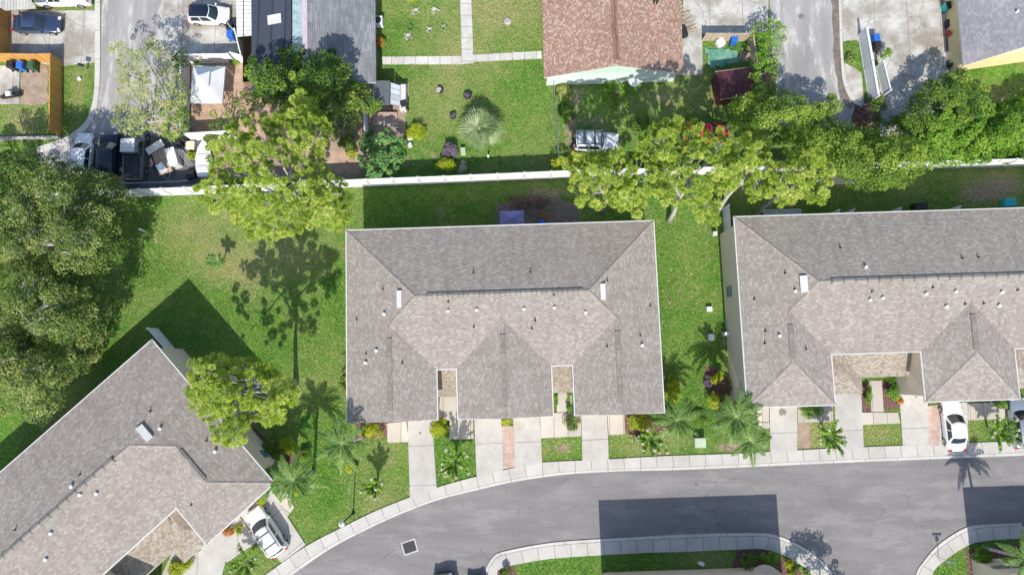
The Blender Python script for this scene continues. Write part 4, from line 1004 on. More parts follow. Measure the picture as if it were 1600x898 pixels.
# --- trees
broadtree('large live oak with grey limbs filling the upper left edge below the parked cars',[(-60,238),(40,240),(95,252),(150,272),(192,285),(200,320),(190,365),(196,395),(165,420),(150,440),(90,420),(30,440),(-60,430)],(60,400),5,10,'oak',sp=11,cr=.8,per=190,leaf=.2,thin=.13,seed=11,bark='paleBark',trunk_r=.4,jit=1.6,group='live oaks on the left lawn')
broadtree('live oak of the left lawn growing between the other two oaks',[(-60,400),(40,405),(110,410),(155,425),(170,470),(165,500),(168,520),(142,540),(120,560),(60,560),(10,520),(-60,530)],(70,520),4,9.5,'oak',sp=11,cr=.8,per=190,leaf=.2,thin=.16,seed=12,bark='paleBark',trunk_r=.4,jit=1.6,holes=((20,440,14),(105,480,10),(150,455,8)),group='live oaks on the left lawn')
broadtree('live oak of the left lawn closest to the angled townhouse roof',[(-60,520),(10,500),(70,530),(120,530),(155,545),(150,570),(110,590),(105,615),(85,640),(60,655),(35,640),(5,650),(-60,600)],(40,575),4,9,'oak',sp=11,cr=.8,per=190,leaf=.2,thin=.14,seed=13,bark='paleBark',trunk_r=.35,jit=1.5,group='live oaks on the left lawn')
broadtree('half bare pale grey tree over the left side street',[(182,62),(215,55),(248,62),(258,90),(280,110),(292,150),(290,205),(262,218),(240,200),(205,215),(185,195),(170,190),(188,150),(178,110),(170,80)],(262,215),4,7.5,'greyoak',sp=9,cr=.5,per=62,leaf=.17,thin=.16,seed=14,bark='paleBark',jit=1.2,trunk_r=.2)
broadtree('bushy green tree at the corner of the white patio fence and the scrap yard',[(248,165),(292,160),(293,205),(280,218),(258,210)],(280,205),2.5,4.5,'bright',sp=9,cr=.5,per=90,leaf=.18,seed=15,trunk_r=.12)
broadtree('dark broadleaf tree shading the dark seamed roof',[(393,95),(410,78),(425,90),(440,82),(475,80),(500,90),(520,82),(545,110),(535,140),(500,160),(450,165),(400,160),(388,135)],(480,170),4.5,8,'broad',sp=10,cr=.7,per=120,leaf=.24,thin=.08,seed=16,jit=1.3,trunk_r=.25)
broadtree('dark broadleaf tree south of the grey roofed house near the small shed',[(500,150),(535,115),(560,130),(590,148),(592,165),(565,185),(545,205),(520,212),(470,205),(450,185),(455,160)],(530,200),3.5,6.5,'broad',sp=10,cr=.65,per=120,leaf=.22,thin=.12,seed=17,jit=1.2,trunk_r=.2)
broadtree('thin dark tree between the gazebo and the big pine',[(330,175),(350,155),(385,148),(400,165),(385,190),(360,210),(332,200)],(365,190),3,5,'broad',sp=10,cr=.5,per=60,leaf=.2,thin=.2,seed=18,trunk_r=.12)
pine('big slash pine over the white fence beside the left townhouse lawn',[(395,180),(418,180),(440,172),(452,150),(470,145),(480,165),(492,158),(500,180),(520,195),(500,235),(510,270),(545,290),(542,310),(548,345),(520,360),(495,345),(480,362),(440,370),(430,376),(385,372),(365,340),(335,328),(308,318),(305,295),(330,275),(325,230),(345,215),(350,200)],(492,330),10,14,21,sp=11,thin=.10,holes=((415,300,10),(460,330,6),(432,262,8)),k=70)
pine('slash pine leaning over the wall of the angled townhouse',[(302,560),(335,548),(360,560),(400,560),(425,575),(460,600),(465,625),(455,645),(425,662),(400,655),(388,665),(385,690),(360,697),(330,685),(325,670),(318,655),(300,640),(293,605)],(463,598),8.5,14.5,22,sp=10.5,thin=.10,holes=((402,612,13),(385,605,10),(420,640,6)),k=60)
pine('westernmost slash pine of the row behind the middle block, near the white off-roader',[(876,248),(920,240),(960,235),(1010,245),(1040,262),(1030,285),(1010,310),(1000,335),(985,338),(955,318),(935,325),(905,320),(903,300),(878,290),(885,270)],(940,330),9,12.5,23,sp=11,thin=.12,group='row of slash pines along the white fence',holes=((935,302,8),(1020,320,9)),k=50)
pine('slash pine of the fence row in front of the half hidden red car',[(1000,215),(1030,188),(1060,186),(1090,190),(1122,200),(1145,215),(1160,260),(1130,300),(1120,345),(1095,345),(1075,320),(1040,320),(1020,300),(1030,265),(1000,245)],(1045,345),9.5,13,24,sp=11,thin=.12,group='row of slash pines along the white fence',holes=((1095,262,8),(1065,215,9)),k=50)
pine('slash pine of the fence row under the dense shrub mass',[(1140,225),(1165,210),(1200,230),(1215,260),(1200,285),(1190,310),(1175,312),(1158,285),(1130,300),(1120,270)],(1115,335),9,12,25,sp=11,thin=.12,group='row of slash pines along the white fence',holes=((1160,290,8),(1180,262,7)),k=40)
pine('easternmost slash pine of the fence row beside the concrete path slab',[(1205,250),(1230,235),(1280,232),(1298,262),(1300,300),(1285,320),(1250,310),(1210,318),(1190,300),(1200,275)],(1190,330),9,12,26,sp=11,thin=.12,group='row of slash pines along the white fence',k=40)
broadtree('dense dark green tree beside the red shed',[(1143,165),(1165,145),(1200,140),(1230,150),(1262,155),(1270,185),(1255,215),(1215,228),(1175,225),(1150,210)],(1200,215),4,7,'mid',sp=10,cr=.75,per=190,leaf=.19,thin=.0,seed=31,jit=1.2,trunk_r=.22,bark='paleBark')
broadtree('olive green tree at the end of the eastern side street',[(1240,195),(1262,165),(1300,152),(1312,165),(1290,190),(1345,205),(1370,225),(1340,255),(1290,262),(1250,245)],(1290,235),4,6.5,'mid',sp=10,cr=.75,per=190,leaf=.19,thin=.0,seed=32,jit=1.2,trunk_r=.2)
broadtree('dense olive tree hanging over the white fence above the right block',[(1295,235),(1340,210),(1395,215),(1440,225),(1452,260),(1425,285),(1375,292),(1330,282),(1300,262)],(1370,270),5,8,'mid',sp=10,cr=.8,per=200,leaf=.19,thin=.0,seed=33,jit=1.2,trunk_r=.25)
broadtree('rounded dark shrub tree at the corner of the eastern concrete yard',[(1434,150),(1455,125),(1500,114),(1535,132),(1545,155),(1530,190),(1475,205),(1425,200),(1400,215),(1395,200)],(1490,165),3,5,'broad',sp=9,cr=.6,per=150,leaf=.2,thin=.02,seed=34,trunk_r=.18)
broadtree('bright green vine covered thicket along the white fence at the right edge',[(1425,190),(1480,175),(1540,165),(1600,145),(1660,150),(1660,248),(1600,246),(1520,250),(1455,255),(1435,230)],(1540,225),2.5,4.2,'bright',sp=9,cr=.6,per=150,leaf=.22,thin=.0,seed=35,trunk_r=.15,name='thicket')
broadtree('feathery green tree beside the eastern side street above the red shed',[(1175,45),(1190,32),(1222,38),(1225,60),(1215,100),(1205,140),(1180,140),(1172,110),(1185,75)],(1190,105),3,5,'bright',sp=9,cr=.5,per=60,leaf=.2,thin=.15,seed=36,trunk_r=.12)
broadtree('broad leaved rosette tree beside the short white fence panel',[(560,225),(575,208),(605,205),(628,225),(630,255),(610,275),(580,275),(562,255)],(600,252),2.5,4.5,'bluegreen',sp=9,cr=.45,per=50,leaf=.32,thin=.02,seed=37,trunk_r=.12)
broadtree('small dark shrub tree behind the patio fence corner',[(268,85),(285,82),(290,100),(282,108),(270,102)],(280,98),1.5,2.4,'broad',sp=7,cr=.4,per=80,leaf=.16,seed=38,trunk_r=.08)
broadtree('light green shrub growing from the yard under the pale green gable',[(945,130),(975,128),(988,145),(980,165),(950,165)],(963,150),1.2,2.2,'bright',sp=8,cr=.4,per=60,leaf=.18,seed=39,trunk_r=.08)
broadtree('yellow green shrub at the fence just west of the white off-roader pine',[(868,250),(900,240),(935,243),(932,262),(900,268),(868,266)],(900,258),1.6,2.6,'lime',sp=8,cr=.45,per=90,leaf=.18,seed=40,trunk_r=.08)
broadtree('dark green vine climbing the lower end of the big white panel',[(1358,148),(1375,150),(1382,165),(1372,195),(1358,190)],(1366,172),1.2,2.0,'broad',sp=8,cr=.4,per=90,leaf=.18,seed=41,trunk_r=.06)
shrub('small vine hanging over the second white panel',1378,90,11,7,1.6,'bright',3,rot=.6,name='vine_shrub')
shrub('brown withered shrub at the foot of the big white panel',1348,182,14,18,1.3,'brownleaf',4,name='dead_shrub')
shrub('low dark shrubs at the edge of the eastern concrete yard',1395,195,26,10,1.4,'broad',5)
shrub('sprawling purple brown shrub behind the middle block beside the canopy',825,318,42,12,.9,'brownleaf',6,name='dead_shrub',per=30)
# palms
palmtree('tall feather palm between the middle and right blocks, densest crown at the pavement',1150,652,6.0,(1122,648),3.5,20,seed=51,group='feather palms on the front lawns')
palmtree('shorter leaning feather palm beside the green utility cabinet',1058,657,4.2,(1048,653),3.1,15,seed=52,group='feather palms on the front lawns')
palmtree('second trunk of the palm clump nearest the right block driveway',1172,688,4.5,(1148,680),2.7,13,seed=53,group='feather palms on the front lawns')
palmtree('feather palm at the left front corner of the middle block',534,693,7.5,(570,682),3.1,15,seed=54,group='feather palms on the front lawns')
palmtree('feather palm against the corner of the angled townhouse beside the white car',458,750,6.0,(490,735),3.2,17,seed=55,group='feather palms on the front lawns')
palmtree('low feather palm with trunk hidden, nearest the angled roof tip',428,750,4.0,(446,738),2.4,13,seed=56,group='feather palms on the front lawns')
palmtree('feather palm in the bottom right corner with pale fronds',1604,872,7.0,(1537,856),2.9,16,seed=57,mat='palm')
palmtree('young slender palm alone on the left lawn',340,408,1.9,(350,404),1.1,10,seed=58,trunk_r=.05,leaflet=.28,droop=.3)
fanpalm('silvery green fan palm in the middle of the northern garden lawn',749,203,(751,206),1.8,2.2,61)
# crepe myrtles
crepe('flowering crepe myrtle between the first and second driveways of the middle block',710,725,(712,716),2.6,1.55,71)
crepe('crepe myrtle beside the green utility cabinet in front of the middle block corner',1018,690,(1008,676),2.8,1.5,72)
crepe('crepe myrtle thick with pale pink flowers before the right block left wing',1300,685,(1286,676),2.6,1.6,73)
crepe('crepe myrtle between the white sedan and the car cut by the right edge',1566,676,(1543,668),2.6,1.6,74)
crepe('smallest crepe myrtle on the lawn left of the first driveway',583,762,(590,752),2.2,1.0,75,ns=14)
crepe('crepe myrtle beside the rear of the white roof rack car',382,884,(394,868),2.4,1.7,76)
broadtree('round tree just beyond the bottom edge whose shadow falls on the road',[(1262,925),(1290,912),(1325,925),(1335,955),(1320,985),(1290,995),(1262,980),(1255,950)],(1280,932),3.2,5.2,'bright',sp=9,cr=.5,per=70,leaf=.2,thin=.05,seed=77,trunk_r=.1)
# shrubs
SH=[('round clipped yellow green shrub at the garage wall left of the second driveway',687,667,14,17,1.1,'lime'),
('yellow hedge strip at the left front corner of the middle block',582,672,22,9,.9,'lime'),
('tiny square shrub at the top of the middle brick strip',792,658,7,5,.6,'lime'),
('loose olive shrub beside the walkway right of the middle block second porch',893,659,13,12,.9,'oak'),
('narrow hedge along the right wall of the second porch recess',889,622,5,22,.9,'bright'),
('thin hedge along the left wall of the second porch recess',868,622,3,18,.7,'bright'),
('tall yellow shrub at the right side of the middle block',1047,612,11,27,1.6,'lime'),
('yellow shrub at the right front corner of the middle block',998,660,20,12,1.2,'lime'),
('round clipped shrub beside the front corner of the right block',1117,587,10,10,1.0,'lime'),
('low green hedge before the left wing of the right block',1264,642,20,9,.8,'bright'),
('narrow green hedge left of the walkway in the right block recess',1351,614,6,19,.9,'bright'),
('broad green hedge right of the walkway in the right block recess',1389,606,10,22,1.1,'bright'),
('small orange flowering plant at the end of the recess hedge',1402,627,5,5,.5,'redleaf'),
('small green shrub between the white sedan and the right edge car',1559,629,10,7,.8,'bright'),
('clipped ball shrub beside the front of the white roof rack car',413,783,7,7,.9,'lime'),
('sloping hedge at the left driveway of the angled block',285,882,13,22,.9,'lime'),
('red and orange crotons behind the white roof rack car',358,829,9,8,.6,'redleaf'),
('yellow crotons closest to the white roof rack car',373,825,6,8,.5,'lime'),
('yellow shrub under the palm by the angled townhouse wall',452,694,10,16,1.3,'lime'),
('small lime shrub below the palm beside the angled townhouse',466,762,9,9,.8,'lime'),
('small yellow shrub on the lawn at the palm foot',550,728,8,8,.6,'lime'),
('dark shrub beside the air conditioner corner of the angled townhouse',425,700,14,16,1.2,'broad'),
('lime shrub in the bed between the middle and right blocks',1112,625,9,14,1.2,'lime'),
('dark shrub against the front corner of the right block',1162,612,12,10,1.6,'broad'),
('pale leaved plants beside the beige wall of the right block',1143,600,6,12,1.0,'oak'),
('low purple ground plants along the bed between the blocks',1105,597,5,22,.4,'purple'),
('dark green shrubs at the bend of the curved island bed',1168,874,14,11,1.1,'broad'),
('bright green shrubs in the middle of the curved island bed',1200,869,15,10,1.0,'bright'),
('lime shrub at the right end of the curved island bed',1228,876,7,8,.9,'lime'),
('lime shrub at the bottom edge of the curved island bed',1232,893,7,6,.8,'lime'),
('dark green shrub under the palm in the bottom right corner',1527,868,14,16,1.3,'bright'),
('dark shrub at the left tip of the curved island',790,893,10,8,.8,'broad'),
('yellow green round shrub against the white fence in the garden',698,262,18,12,1.4,'lime'),
('dark purple shrub behind the yellow round shrub in the garden',706,240,14,14,1.2,'purple'),
('small silver plant at the foot of the white fence in the garden',721,262,8,8,.7,'agave'),
('yellow green shrub with pink edging right of the small shed',652,208,16,14,1.0,'lime'),
('yellow bush at the top edge of the garden lawn',646,4,11,8,1.0,'lime'),
('fern like plant inside the patio fence by the gazebo',311,103,8,7,.6,'bright'),
('potted plant above the gazebo corner',368,99,7,6,.7,'bright'),
('green shrub between the awning and the patio',387,62,9,7,.9,'bright'),
('orange leaved shrub beside the grey house wall',594,68,6,12,.8,'redleaf'),
('small green shrub in the scrap yard by the bins',302,246,7,8,.8,'lime'),
('yellow flowers beside the blue chair behind the middle block',845,337,9,6,.6,'redleaf'),
('pale twiggy shrub at the corner under the pale green gable',880,150,14,18,.9,'greyoak'),
('dark weedy shrub in the yard beside the wire fence',885,180,14,16,.9,'broad'),
('mixed shrubs beside the patio steps under the big pine',545,228,14,16,1.4,'broad'),
('bright yellow plant beside the patio under the big pine',552,244,7,9,.9,'lime'),
('loose shrub at the bottom fence near the scrap yard pine',340,220,16,10,1.5,'oak'),
('low weeds along the eastern side street kerb',1325,95,8,9,.4,'oak'),
('small shrub beside the round table of the pale green house',1000,200,20,12,1.2,'broad'),
('dark leafy shrub below the yellow hedge at the middle block corner', 1025, 655, 12, 9, 1.0, 'mid'),
('green ground plants beside the crepe myrtle at the middle block corner', 995, 682, 12, 7, 0.6, 'mid'),
('leafy shrub between the two palms on the front lawn', 1090, 655, 14, 9, 0.9, 'mid'),
('green shrub against the right block wall behind the tall palm', 1128, 630, 12, 14, 1.2, 'mid'),
('low yellow plants at the foot of the tall palm', 1160, 640, 10, 8, 0.7, 'lime'),
('green plants beneath the left front palm of the middle block', 552, 700, 14, 9, 0.8, 'mid'),
('bushy plants beside the palm at the angled townhouse corner', 478, 712, 14, 10, 0.9, 'mid'),
('green shrub at the corner between palm and the angled house wall', 440, 720, 10, 12, 1.1, 'mid'),
('small green clump at the crepe myrtle between driveways', 700, 738, 9, 6, 0.4, 'mid'),
('green weeds against the middle block left wall', 536, 600, 4, 14, 0.5, 'mid'),
('green shrubs between the red car and the red shed',1168,190,16,12,1.8,'broad')]
for i,q in enumerate(SH):
    shrub(*q,seed=100+i,cr=.28 if min(q[3],q[4])>6 else .18,leaf=.13,per=80,flowers='pinkflower' if 'crepe' in q[0] else None,rot=(-.9 if 'sloping' in q[0] else 0))
for i,(l,x,y,r,mt) in enumerate([('pale agave nearest the yellow bush',650,20,.6,'agave'),('small spiky agave in the top garden row',680,18,.55,'agave'),('agave with green tips at the right of the garden row',693,45,.55,'fan'),('small white agave alone in the middle of the garden group',672,49,.45,'agave'),('largest pale agave at the lower left of the garden group',638,59,.6,'agave'),('bluish agave above the largest pale one',641,46,.5,'bluegreen'),('flat palm seedling fronds beside the young slender palm',331,408,.9,'palm')]):
    rosette(l,x,y,r,mt,200+i)

# ---------------------------------------------------------------- vehicles
def car(label,px,py,heading,L=4.6,Wd=1.82,H=1.45,col='paint_white',kind='sedan',cat='car',zc=.7,rack=False,darkroof=False,name='parked_car',group=None):
    """heading in degrees (world, 0 = +X)"""
    c=P(px,py,zc); c.z=0
    t=thing(name,label,cat,tuple(c),rad(heading),group); body=M[col]
    hb=.78 if kind in('sedan','hatch') else .98
    if kind=='pickup': hb=1.0
    x0,x1=-L/2,L/2
    st=[]  # x, halfwidth, ztop
    prof={'sedan':[(0,.62,.62),(.015,.80,.72),(.05,.90,.84),(.15,.97,hb+.12),(.25,1,hb+.14),(.5,1,hb+.1),(.68,1,hb+.08),(.8,.985,hb),(.91,.93,hb-.08),(.965,.84,hb-.18),(.99,.70,.58),(1,.55,.5)],
     'hatch':[(0,.68,.7),(.015,.84,.85),(.05,.93,.95),(.15,.98,hb+.16),(.5,1,hb+.12),(.68,1,hb+.1),(.8,.985,hb+.05),(.91,.93,hb-.04),(.965,.84,hb-.16),(.99,.70,.6),(1,.55,.5)],
     'suv':[(0,.75,.8),(.012,.88,.98),(.04,.94,1.03),(.15,.99,hb+.06),(.5,1,hb+.05),(.68,1,hb+.05),(.8,.985,hb+.02),(.91,.94,hb-.04),(.965,.86,hb-.16),(.99,.74,.7),(1,.6,.6)],
     'pickup':[(0,.86,.9),(.01,.95,1.0),(.03,.98,1.0),(.4,1,1.0),(.6,1,1.02),(.75,1,1.04),(.86,.98,1.0),(.94,.93,.95),(.98,.84,.8),(1,.7,.65)]}[kind if kind!='jeep' else 'suv']
    m=MB(); rings=[]
    for f,w,zt in prof:
        x=x0+L*f; w=w*Wd/2
        half=[(w*.80,.22),(w*.97,.30),(w,.5),(w*1.0,zt*.72),(w*.965,zt*.92),(w*.88,zt),(w*.45,zt+.035),(0,zt+.045)]
        rings.append([Vector((x,y,z)) for y,z in half]+[Vector((x,-y,z)) for y,z in half[-2::-1]])
    for a,b in zip(rings,rings[1:]):
        for k in range(len(a)-1): m.face([a[k],b[k],b[k+1],a[k+1]])
        m.face([a[0],a[-1],b[-1],b[0]])
    m.face(rings[0]); m.face(rings[-1][::-1])
    m.build('body',body,t,smooth=35,world=False)
    # cabin
    zb=hb+.06
    if kind=='sedan': cb=(.13,.73); ct=(.27,.56)
    elif kind=='hatch': cb=(.03,.76); ct=(.10,.58)
    elif kind in('suv',): cb=(.02,.76); ct=(.07,.60)
    elif kind=='jeep': cb=(.01,.68); ct=(.03,.60)
    else: cb=(.42,.80); ct=(.46,.68)
    X=lambda f:x0+L*f
    wb=Wd/2*.93; wt=Wd/2*(.74 if kind in('sedan','hatch') else .82)
    ns=5
    def ring(fa,fb,w,z,bul=.0):
        pts=[]; 
        for k in range(ns+1): s_=-1+2*k/ns; pts.append(Vector((X(fb)-bul*s_*s_*1.0,w*s_,z)))
        for k in range(ns+1): s_=1-2*k/ns; pts.append(Vector((X(fa)+bul*.6*s_*s_,w*s_,z)))
        return pts
    B0=ring(cb[0],cb[1],wb,zb,.28); T0=ring(ct[0],ct[1],wt,H-.05,.16); T1=ring(ct[0]+.015,ct[1]-.015,wt*.9,H,.12)
    m=MB(); n=len(B0)
    for k in range(n): m.face([B0[k],B0[(k+1)%n],T0[(k+1)%n],T0[k]])
    m.build('cabin',body,t,smooth=30,world=False)
    m=MB()
    for k in range(n): m.face([T0[k],T0[(k+1)%n],T1[(k+1)%n],T1[k]])
    mid=[Vector((X((ct[0]+ct[1])/2),0,H+.03))]
    for k in range(n): m.face([T1[k],T1[(k+1)%n],mid[0]])
    m.build('roof',M['glassroof'] if darkroof else body,t,smooth=40,world=False)
    def pane(nm,i0,i1,a=.08,b=.92,e0=.06,e1=.94,out=.012):
        g=MB()
        for k in range(i0,i1):
            b0,b1,t0,t1=B0[k%n],B0[(k+1)%n],T0[k%n],T0[(k+1)%n]
            la=e0 if k==i0 else 0; lb=e1 if k==i1-1 else 1
            q=[b0.lerp(b1,la).lerp(t0.lerp(t1,la),a),b0.lerp(b1,lb).lerp(t0.lerp(t1,lb),a),b0.lerp(b1,lb).lerp(t0.lerp(t1,lb),b),b0.lerp(b1,la).lerp(t0.lerp(t1,la),b)]
            nn=(q[1]-q[0]).cross(q[3]-q[0]).normalized()
            cc=Vector((X(.45),0,zb)); 
            if nn.dot(q[0]-cc)<0: nn=-nn
            g.face([p+nn*out for p in q])
        g.build(nm,glass,t,smooth=True,world=False)
    pane('windshield',0,ns,.05,.93,.35,.65); pane('rear_window',ns+1,2*ns+1,.15,.9,.4,.6)
    # side windows split in two by a pillar
    for k in (ns,2*ns+1):
        b0,b1,t0,t1=B0[k],B0[(k+1)%n],T0[k],T0[(k+1)%n]
        for fa,fb in((.07,.47),(.52,.93)):
            q=[b0.lerp(b1,fa).lerp(t0.lerp(t1,fa),.12),b0.lerp(b1,fb).lerp(t0.lerp(t1,fb),.12),b0.lerp(b1,fb).lerp(t0.lerp(t1,fb),.88),b0.lerp(b1,fa).lerp(t0.lerp(t1,fa),.88)]
            nn=(q[1]-q[0]).cross(q[3]-q[0]).normalized(); 
            if nn.y*(q[0].y)<0: nn=-nn
            g=MB(); g.face([p+nn*.012 for p in q]); g.build('side_window',glass,t,world=False)
    rw=.33 if kind in('sedan','hatch') else .37
    for fx in (.19,.81):
        for sg in(1,-1):
            x,y=X(fx),sg*(Wd/2-.10); m=MB()
            m.tube([(x,y-sg*.11,rw),(x,y+sg*.115,rw)],rw,18); w=m.build('wheel',M['rubber'],t,world=False)
            m=MB(); m.tube([(x,y+sg*.10,rw),(x,y+sg*.125,rw)],rw*.66,14); m.build('rim',M['alloy'],w,world=False)
    for sg in(1,-1):
        m=MB(); m.box((x1-.17,sg*Wd*.33,.66 if kind in('sedan','hatch') else .82),(.22,.36,.13),-sg*.35,taper=.8); m.build('headlight',M['lwhite'],t,world=False)
        m=MB(); m.box((x0+.09,sg*Wd*.37,.80 if kind in('sedan','hatch') else .95),(.14,.30,.15),sg*.3); m.build('taillight',M['lred'],t,world=False)
        m=MB(); m.box((X(cb[1])-.32,sg*(Wd/2+.09),hb+.15),(.13,.2,.12),sg*-.2,taper=.8); m.build('mirror',body,t,world=False)
    for x,nm in((x0+.03,'rear_bumper'),(x1-.05,'front_bumper')):
        m=MB(); m.box((x,0,.36),(.12,Wd*(.72 if nm=='rear_bumper' else .6),.12)); m.build(nm,M['dark'],t,world=False)
    if rack:
        for sg in(1,-1):
            m=MB(); m.tube([(X(ct[0]+.05),sg*wt*.8,H+.03),(X(ct[0]+.08),sg*wt*.8,H+.09),(X(ct[1]-.05),sg*wt*.8,H+.09),(X(ct[1]-.02),sg*wt*.8,H+.03)],.03,6); m.build('roof_rail',M['dark'],t,world=False)
        for f in(.3,.75):
            x=X(ct[0]+(ct[1]-ct[0])*f); m=MB(); m.box((x,0,H+.10),(.07,wt*1.62,.035)); m.build('crossbar',M['dark'],t,world=False)
    return t
M['paint_white']=paint('white_paint',(.80,.80,.80)); M['paint_blue']=paint('dark_blue_paint',(.05,.075,.15),.25,.4); M['paint_black']=paint('black_paint',(.012,.016,.028),.2,.2)
M['paint_grey']=paint('grey_green_paint',(.12,.15,.14),.3,.3); M['paint_silver']=paint('silver_paint',(.42,.47,.53),.25,.5); M['paint_red']=paint('bright_red_paint',(.55,.015,.03))
M['paint_offwhite']=paint('dull_white_paint',(.6,.63,.64),.4); M['glassroof']=paint('black_glass_roof',(.01,.015,.03),.08)
def hdg(a,b): p,q=P(*a),P(*b); return math.degrees(math.atan2(q.y-p.y,q.x-p.x))
car('dark blue sedan parked beside the orange fence on the upper left driveway',57,37,hdg((15,37),(98,38)),4.75,1.85,1.45,'paint_blue','sedan')
car('white pickup cut by the top edge above the blue sedan',98,-6,181,5.4,1.9,1.7,'paint_white','pickup',cat='pickup truck',name='pickup_truck')
car('white hatchback with black glass roof beside the white slatted awning',326,23,hdg((292,23),(360,24)),4.1,1.78,1.55,'paint_white','hatch',darkroof=True)
car('small white car half under the oak, left of the black car',129,240,88,4.2,1.75,1.48,'paint_white','hatch')
car('black car between the small white car and the grey pickup',171,242,92,4.5,1.85,1.6,'paint_black','suv')
p4=car('grey pickup with white ribbed cab roof and open dark bed',211,241,91,5.3,1.98,1.75,'paint_grey','pickup',cat='pickup truck',name='pickup_truck')
jp=car('boxy white off-roader with roof bars parked beyond the white fence',932,221,-1,4.4,1.9,1.85,'paint_offwhite','jeep',zc=.9,rack=True,cat='off-roader')
car('red car mostly hidden under the pine branches beside the red shed yard',1103,207,-2,4.5,1.8,1.5,'paint_red','hatch')
car('white sedan parked on the right block driveway nose to the garage',1491,664,92.5,4.75,1.84,1.45,'paint_white','sedan')
car('pale silver car cut by the right edge of the photo',1596,660,92,4.7,1.86,1.6,'paint_silver','hatch')
car('white car with black roof rack bars on the angled block driveway',416,830,hdg((443,868),(393,793)),4.75,1.9,1.7,'paint_white','suv',rack=True)
car('tall grey van on the road just beyond the bottom edge, taller shadow',697,940,98,5.0,2.0,2.9,'paint_grey','suv',cat='van',name='parked_van')
car('silver car on the road just beyond the bottom edge, shorter shadow',748,946,98,4.7,1.85,2.4,'paint_silver','suv')
# pickup bed insert and ribbed cab cover
m=MB(); m.box((-1.45,0,1.045),(2.1,1.62,.03)); m.build('truck_bed',M['dark'],p4,world=False)
for sg in(1,-1): m=MB(); m.box((-1.45,sg*.86,1.09),(2.3,.1,.12)); m.build('bed_rail',M['paint_grey'],p4,world=False)
m=MB(); m.box((.55,.15,1.80),(1.3,1.35,.05)); m.build('cab_cover',slats('ribbed_cover',(.6,.62,.64),.14,.7,0,.03),p4,world=False)
m=MB(); m.tube([(-2.2,0,.95),(-2.35,0,.95)],.36,16); m.build('spare_wheel',M['rubber'],jp,world=False)
for x in(-1.9,-1.2,-.3,.35): m=MB(); m.box((x,0,1.97),(.06,1.6,.05)); m.build('roof_bar',M['dark'],jp,world=False)
# ---------------------------------------------------------------- small things
def solid(name,label,cat,px,py,build,rz=0,group=None,z=0):
    t=thing(name,label,cat,tuple(P(px,py,z)) if z==0 else (P(px,py,z).x,P(px,py,z).y,0),rz,group); build(t); return t
def bin_(label,px,py,mat,rz=0,lidmat=None):
    def b(t):
        m=MB(); m.box((0,0,.5),(.52,.6,.95),taper=1.12); m.build('body',M[mat],t,world=False)
        m=MB(); m.box((0,.02,1.02),(.64,.74,.08),taper=.85); m.build('lid',M[lidmat or mat],t,world=False)
        for sg in(1,-1): m=MB(); m.tube([(sg*.24,-.32,.12),(sg*.3,-.32,.12)],.12,10); m.build('wheel',M['rubber'],t,world=False)
        m=MB(); m.tube([(-.22,-.38,.98),(.22,-.38,.98)],.02,6); m.build('handle',M['dark'],t,world=False)
    return solid('wheelie_bin',label,'bin',px,py,b,rz)
bin_('dark grey wheelie bin, leftmost of three by the orange fence',26,107,'dark'); bin_('blue wheelie bin between two dark ones by the orange fence',41,108,'blue'); bin_('dark green wheelie bin nearest the tall orange fence',58,108,'binGreen')
bin_('blue bin beside the white slatted awning',365,60,'blue'); bin_('dark bin behind the blue bin at the awning',364,48,'dark')
bin_('blue bin on the eastern yard beside the large white panel',1362,66,'blue',.1); bin_('dark bin below the blue one at the large white panel',1364,78,'dark',.1)
bin_('teal bin with dark lid beside the cream wall',1474,16,'teal',.2,'dark')
bin_('black bin beside the small shed on the garden lawn',633,168,'dark',.3)
bin_('dark bin at the left of the black pair in the scrap yard',284,224,'dark'); bin_('dark bin at the right of the black pair in the scrap yard',292,219,'dark')
bin_('blue bin with open lid behind the green tarp',1143,68,'blue')
def acunit(label,px,py,rz=0,mat='white',d=(.85,.85,.8)):
    def b(t):
        m=MB(); m.box((0,0,d[2]/2+.05),d); m.build('case',M[mat],t,world=False)
        m=MB(); m.tube([(0,0,d[2]+.05),(0,0,d[2]+.075)],min(d[:2])*.4,20); f=m.build('fan_grille',M['dark'],t,world=False)
        m=MB()
        for k in range(4): m.box((0,0,d[2]+.085),(min(d[:2])*.8,.02,.01),k*math.pi/4)
        m.build('grille_bars',M['steel'],f,world=False)
    solid('air_conditioner',label,'air conditioner',px,py,b,rz)
acunit('air conditioner beside the grey roofed house at the garden edge',593,38); acunit('air conditioner against the beige wall, upper of the pair',1140,506,rad(2),'cream2' if 'cream2' in M else 'trim'); acunit('air conditioner against the beige wall, lower of the pair',1143,535,rad(2),'trim')
acunit('air conditioner by the corner of the angled townhouse',423,722,rad(-45),'trim')
def block(name,label,cat,px,py,d,mat,rz=0,top=None,part='case',lid='lid'):
    def b(t):
        m=MB(); m.box((0,0,d[2]/2),d,taper=.97); m.build(part,M[mat],t,world=False)
        m=MB(); m.box((0,0,d[2]+.03),(d[0]*1.06,d[1]*1.06,.07),taper=.93); m.build(lid,M[top or mat],t,world=False)
    return solid(name,label,cat,px,py,b,rz)
M['sage']=simple('sage_green_metal',(.42,.50,.36),.5); M['canvas']=simple('white_canvas',(.75,.75,.74),.8,var=.06); M['lilac']=simple('lilac_canvas',(.24,.22,.42),.8,var=.12); M['tarp']=mottled('green_tarp',[(.05,.16,.11),(.12,.28,.2),(.3,.42,.34)],1.2)
block('utility_cabinet','pale green utility cabinet on the front lawn between the two blocks','utility box',1091,690,(1.0,.85,.75),'sage',rad(1))
block('utility_box','white utility box on the side lawn, upper of two',  'utility box',1107,483,(.5,.42,.35),'white'); block('utility_box','white utility box on the side lawn, lower of two','utility box',1110,527,(.5,.6,.3),'white')
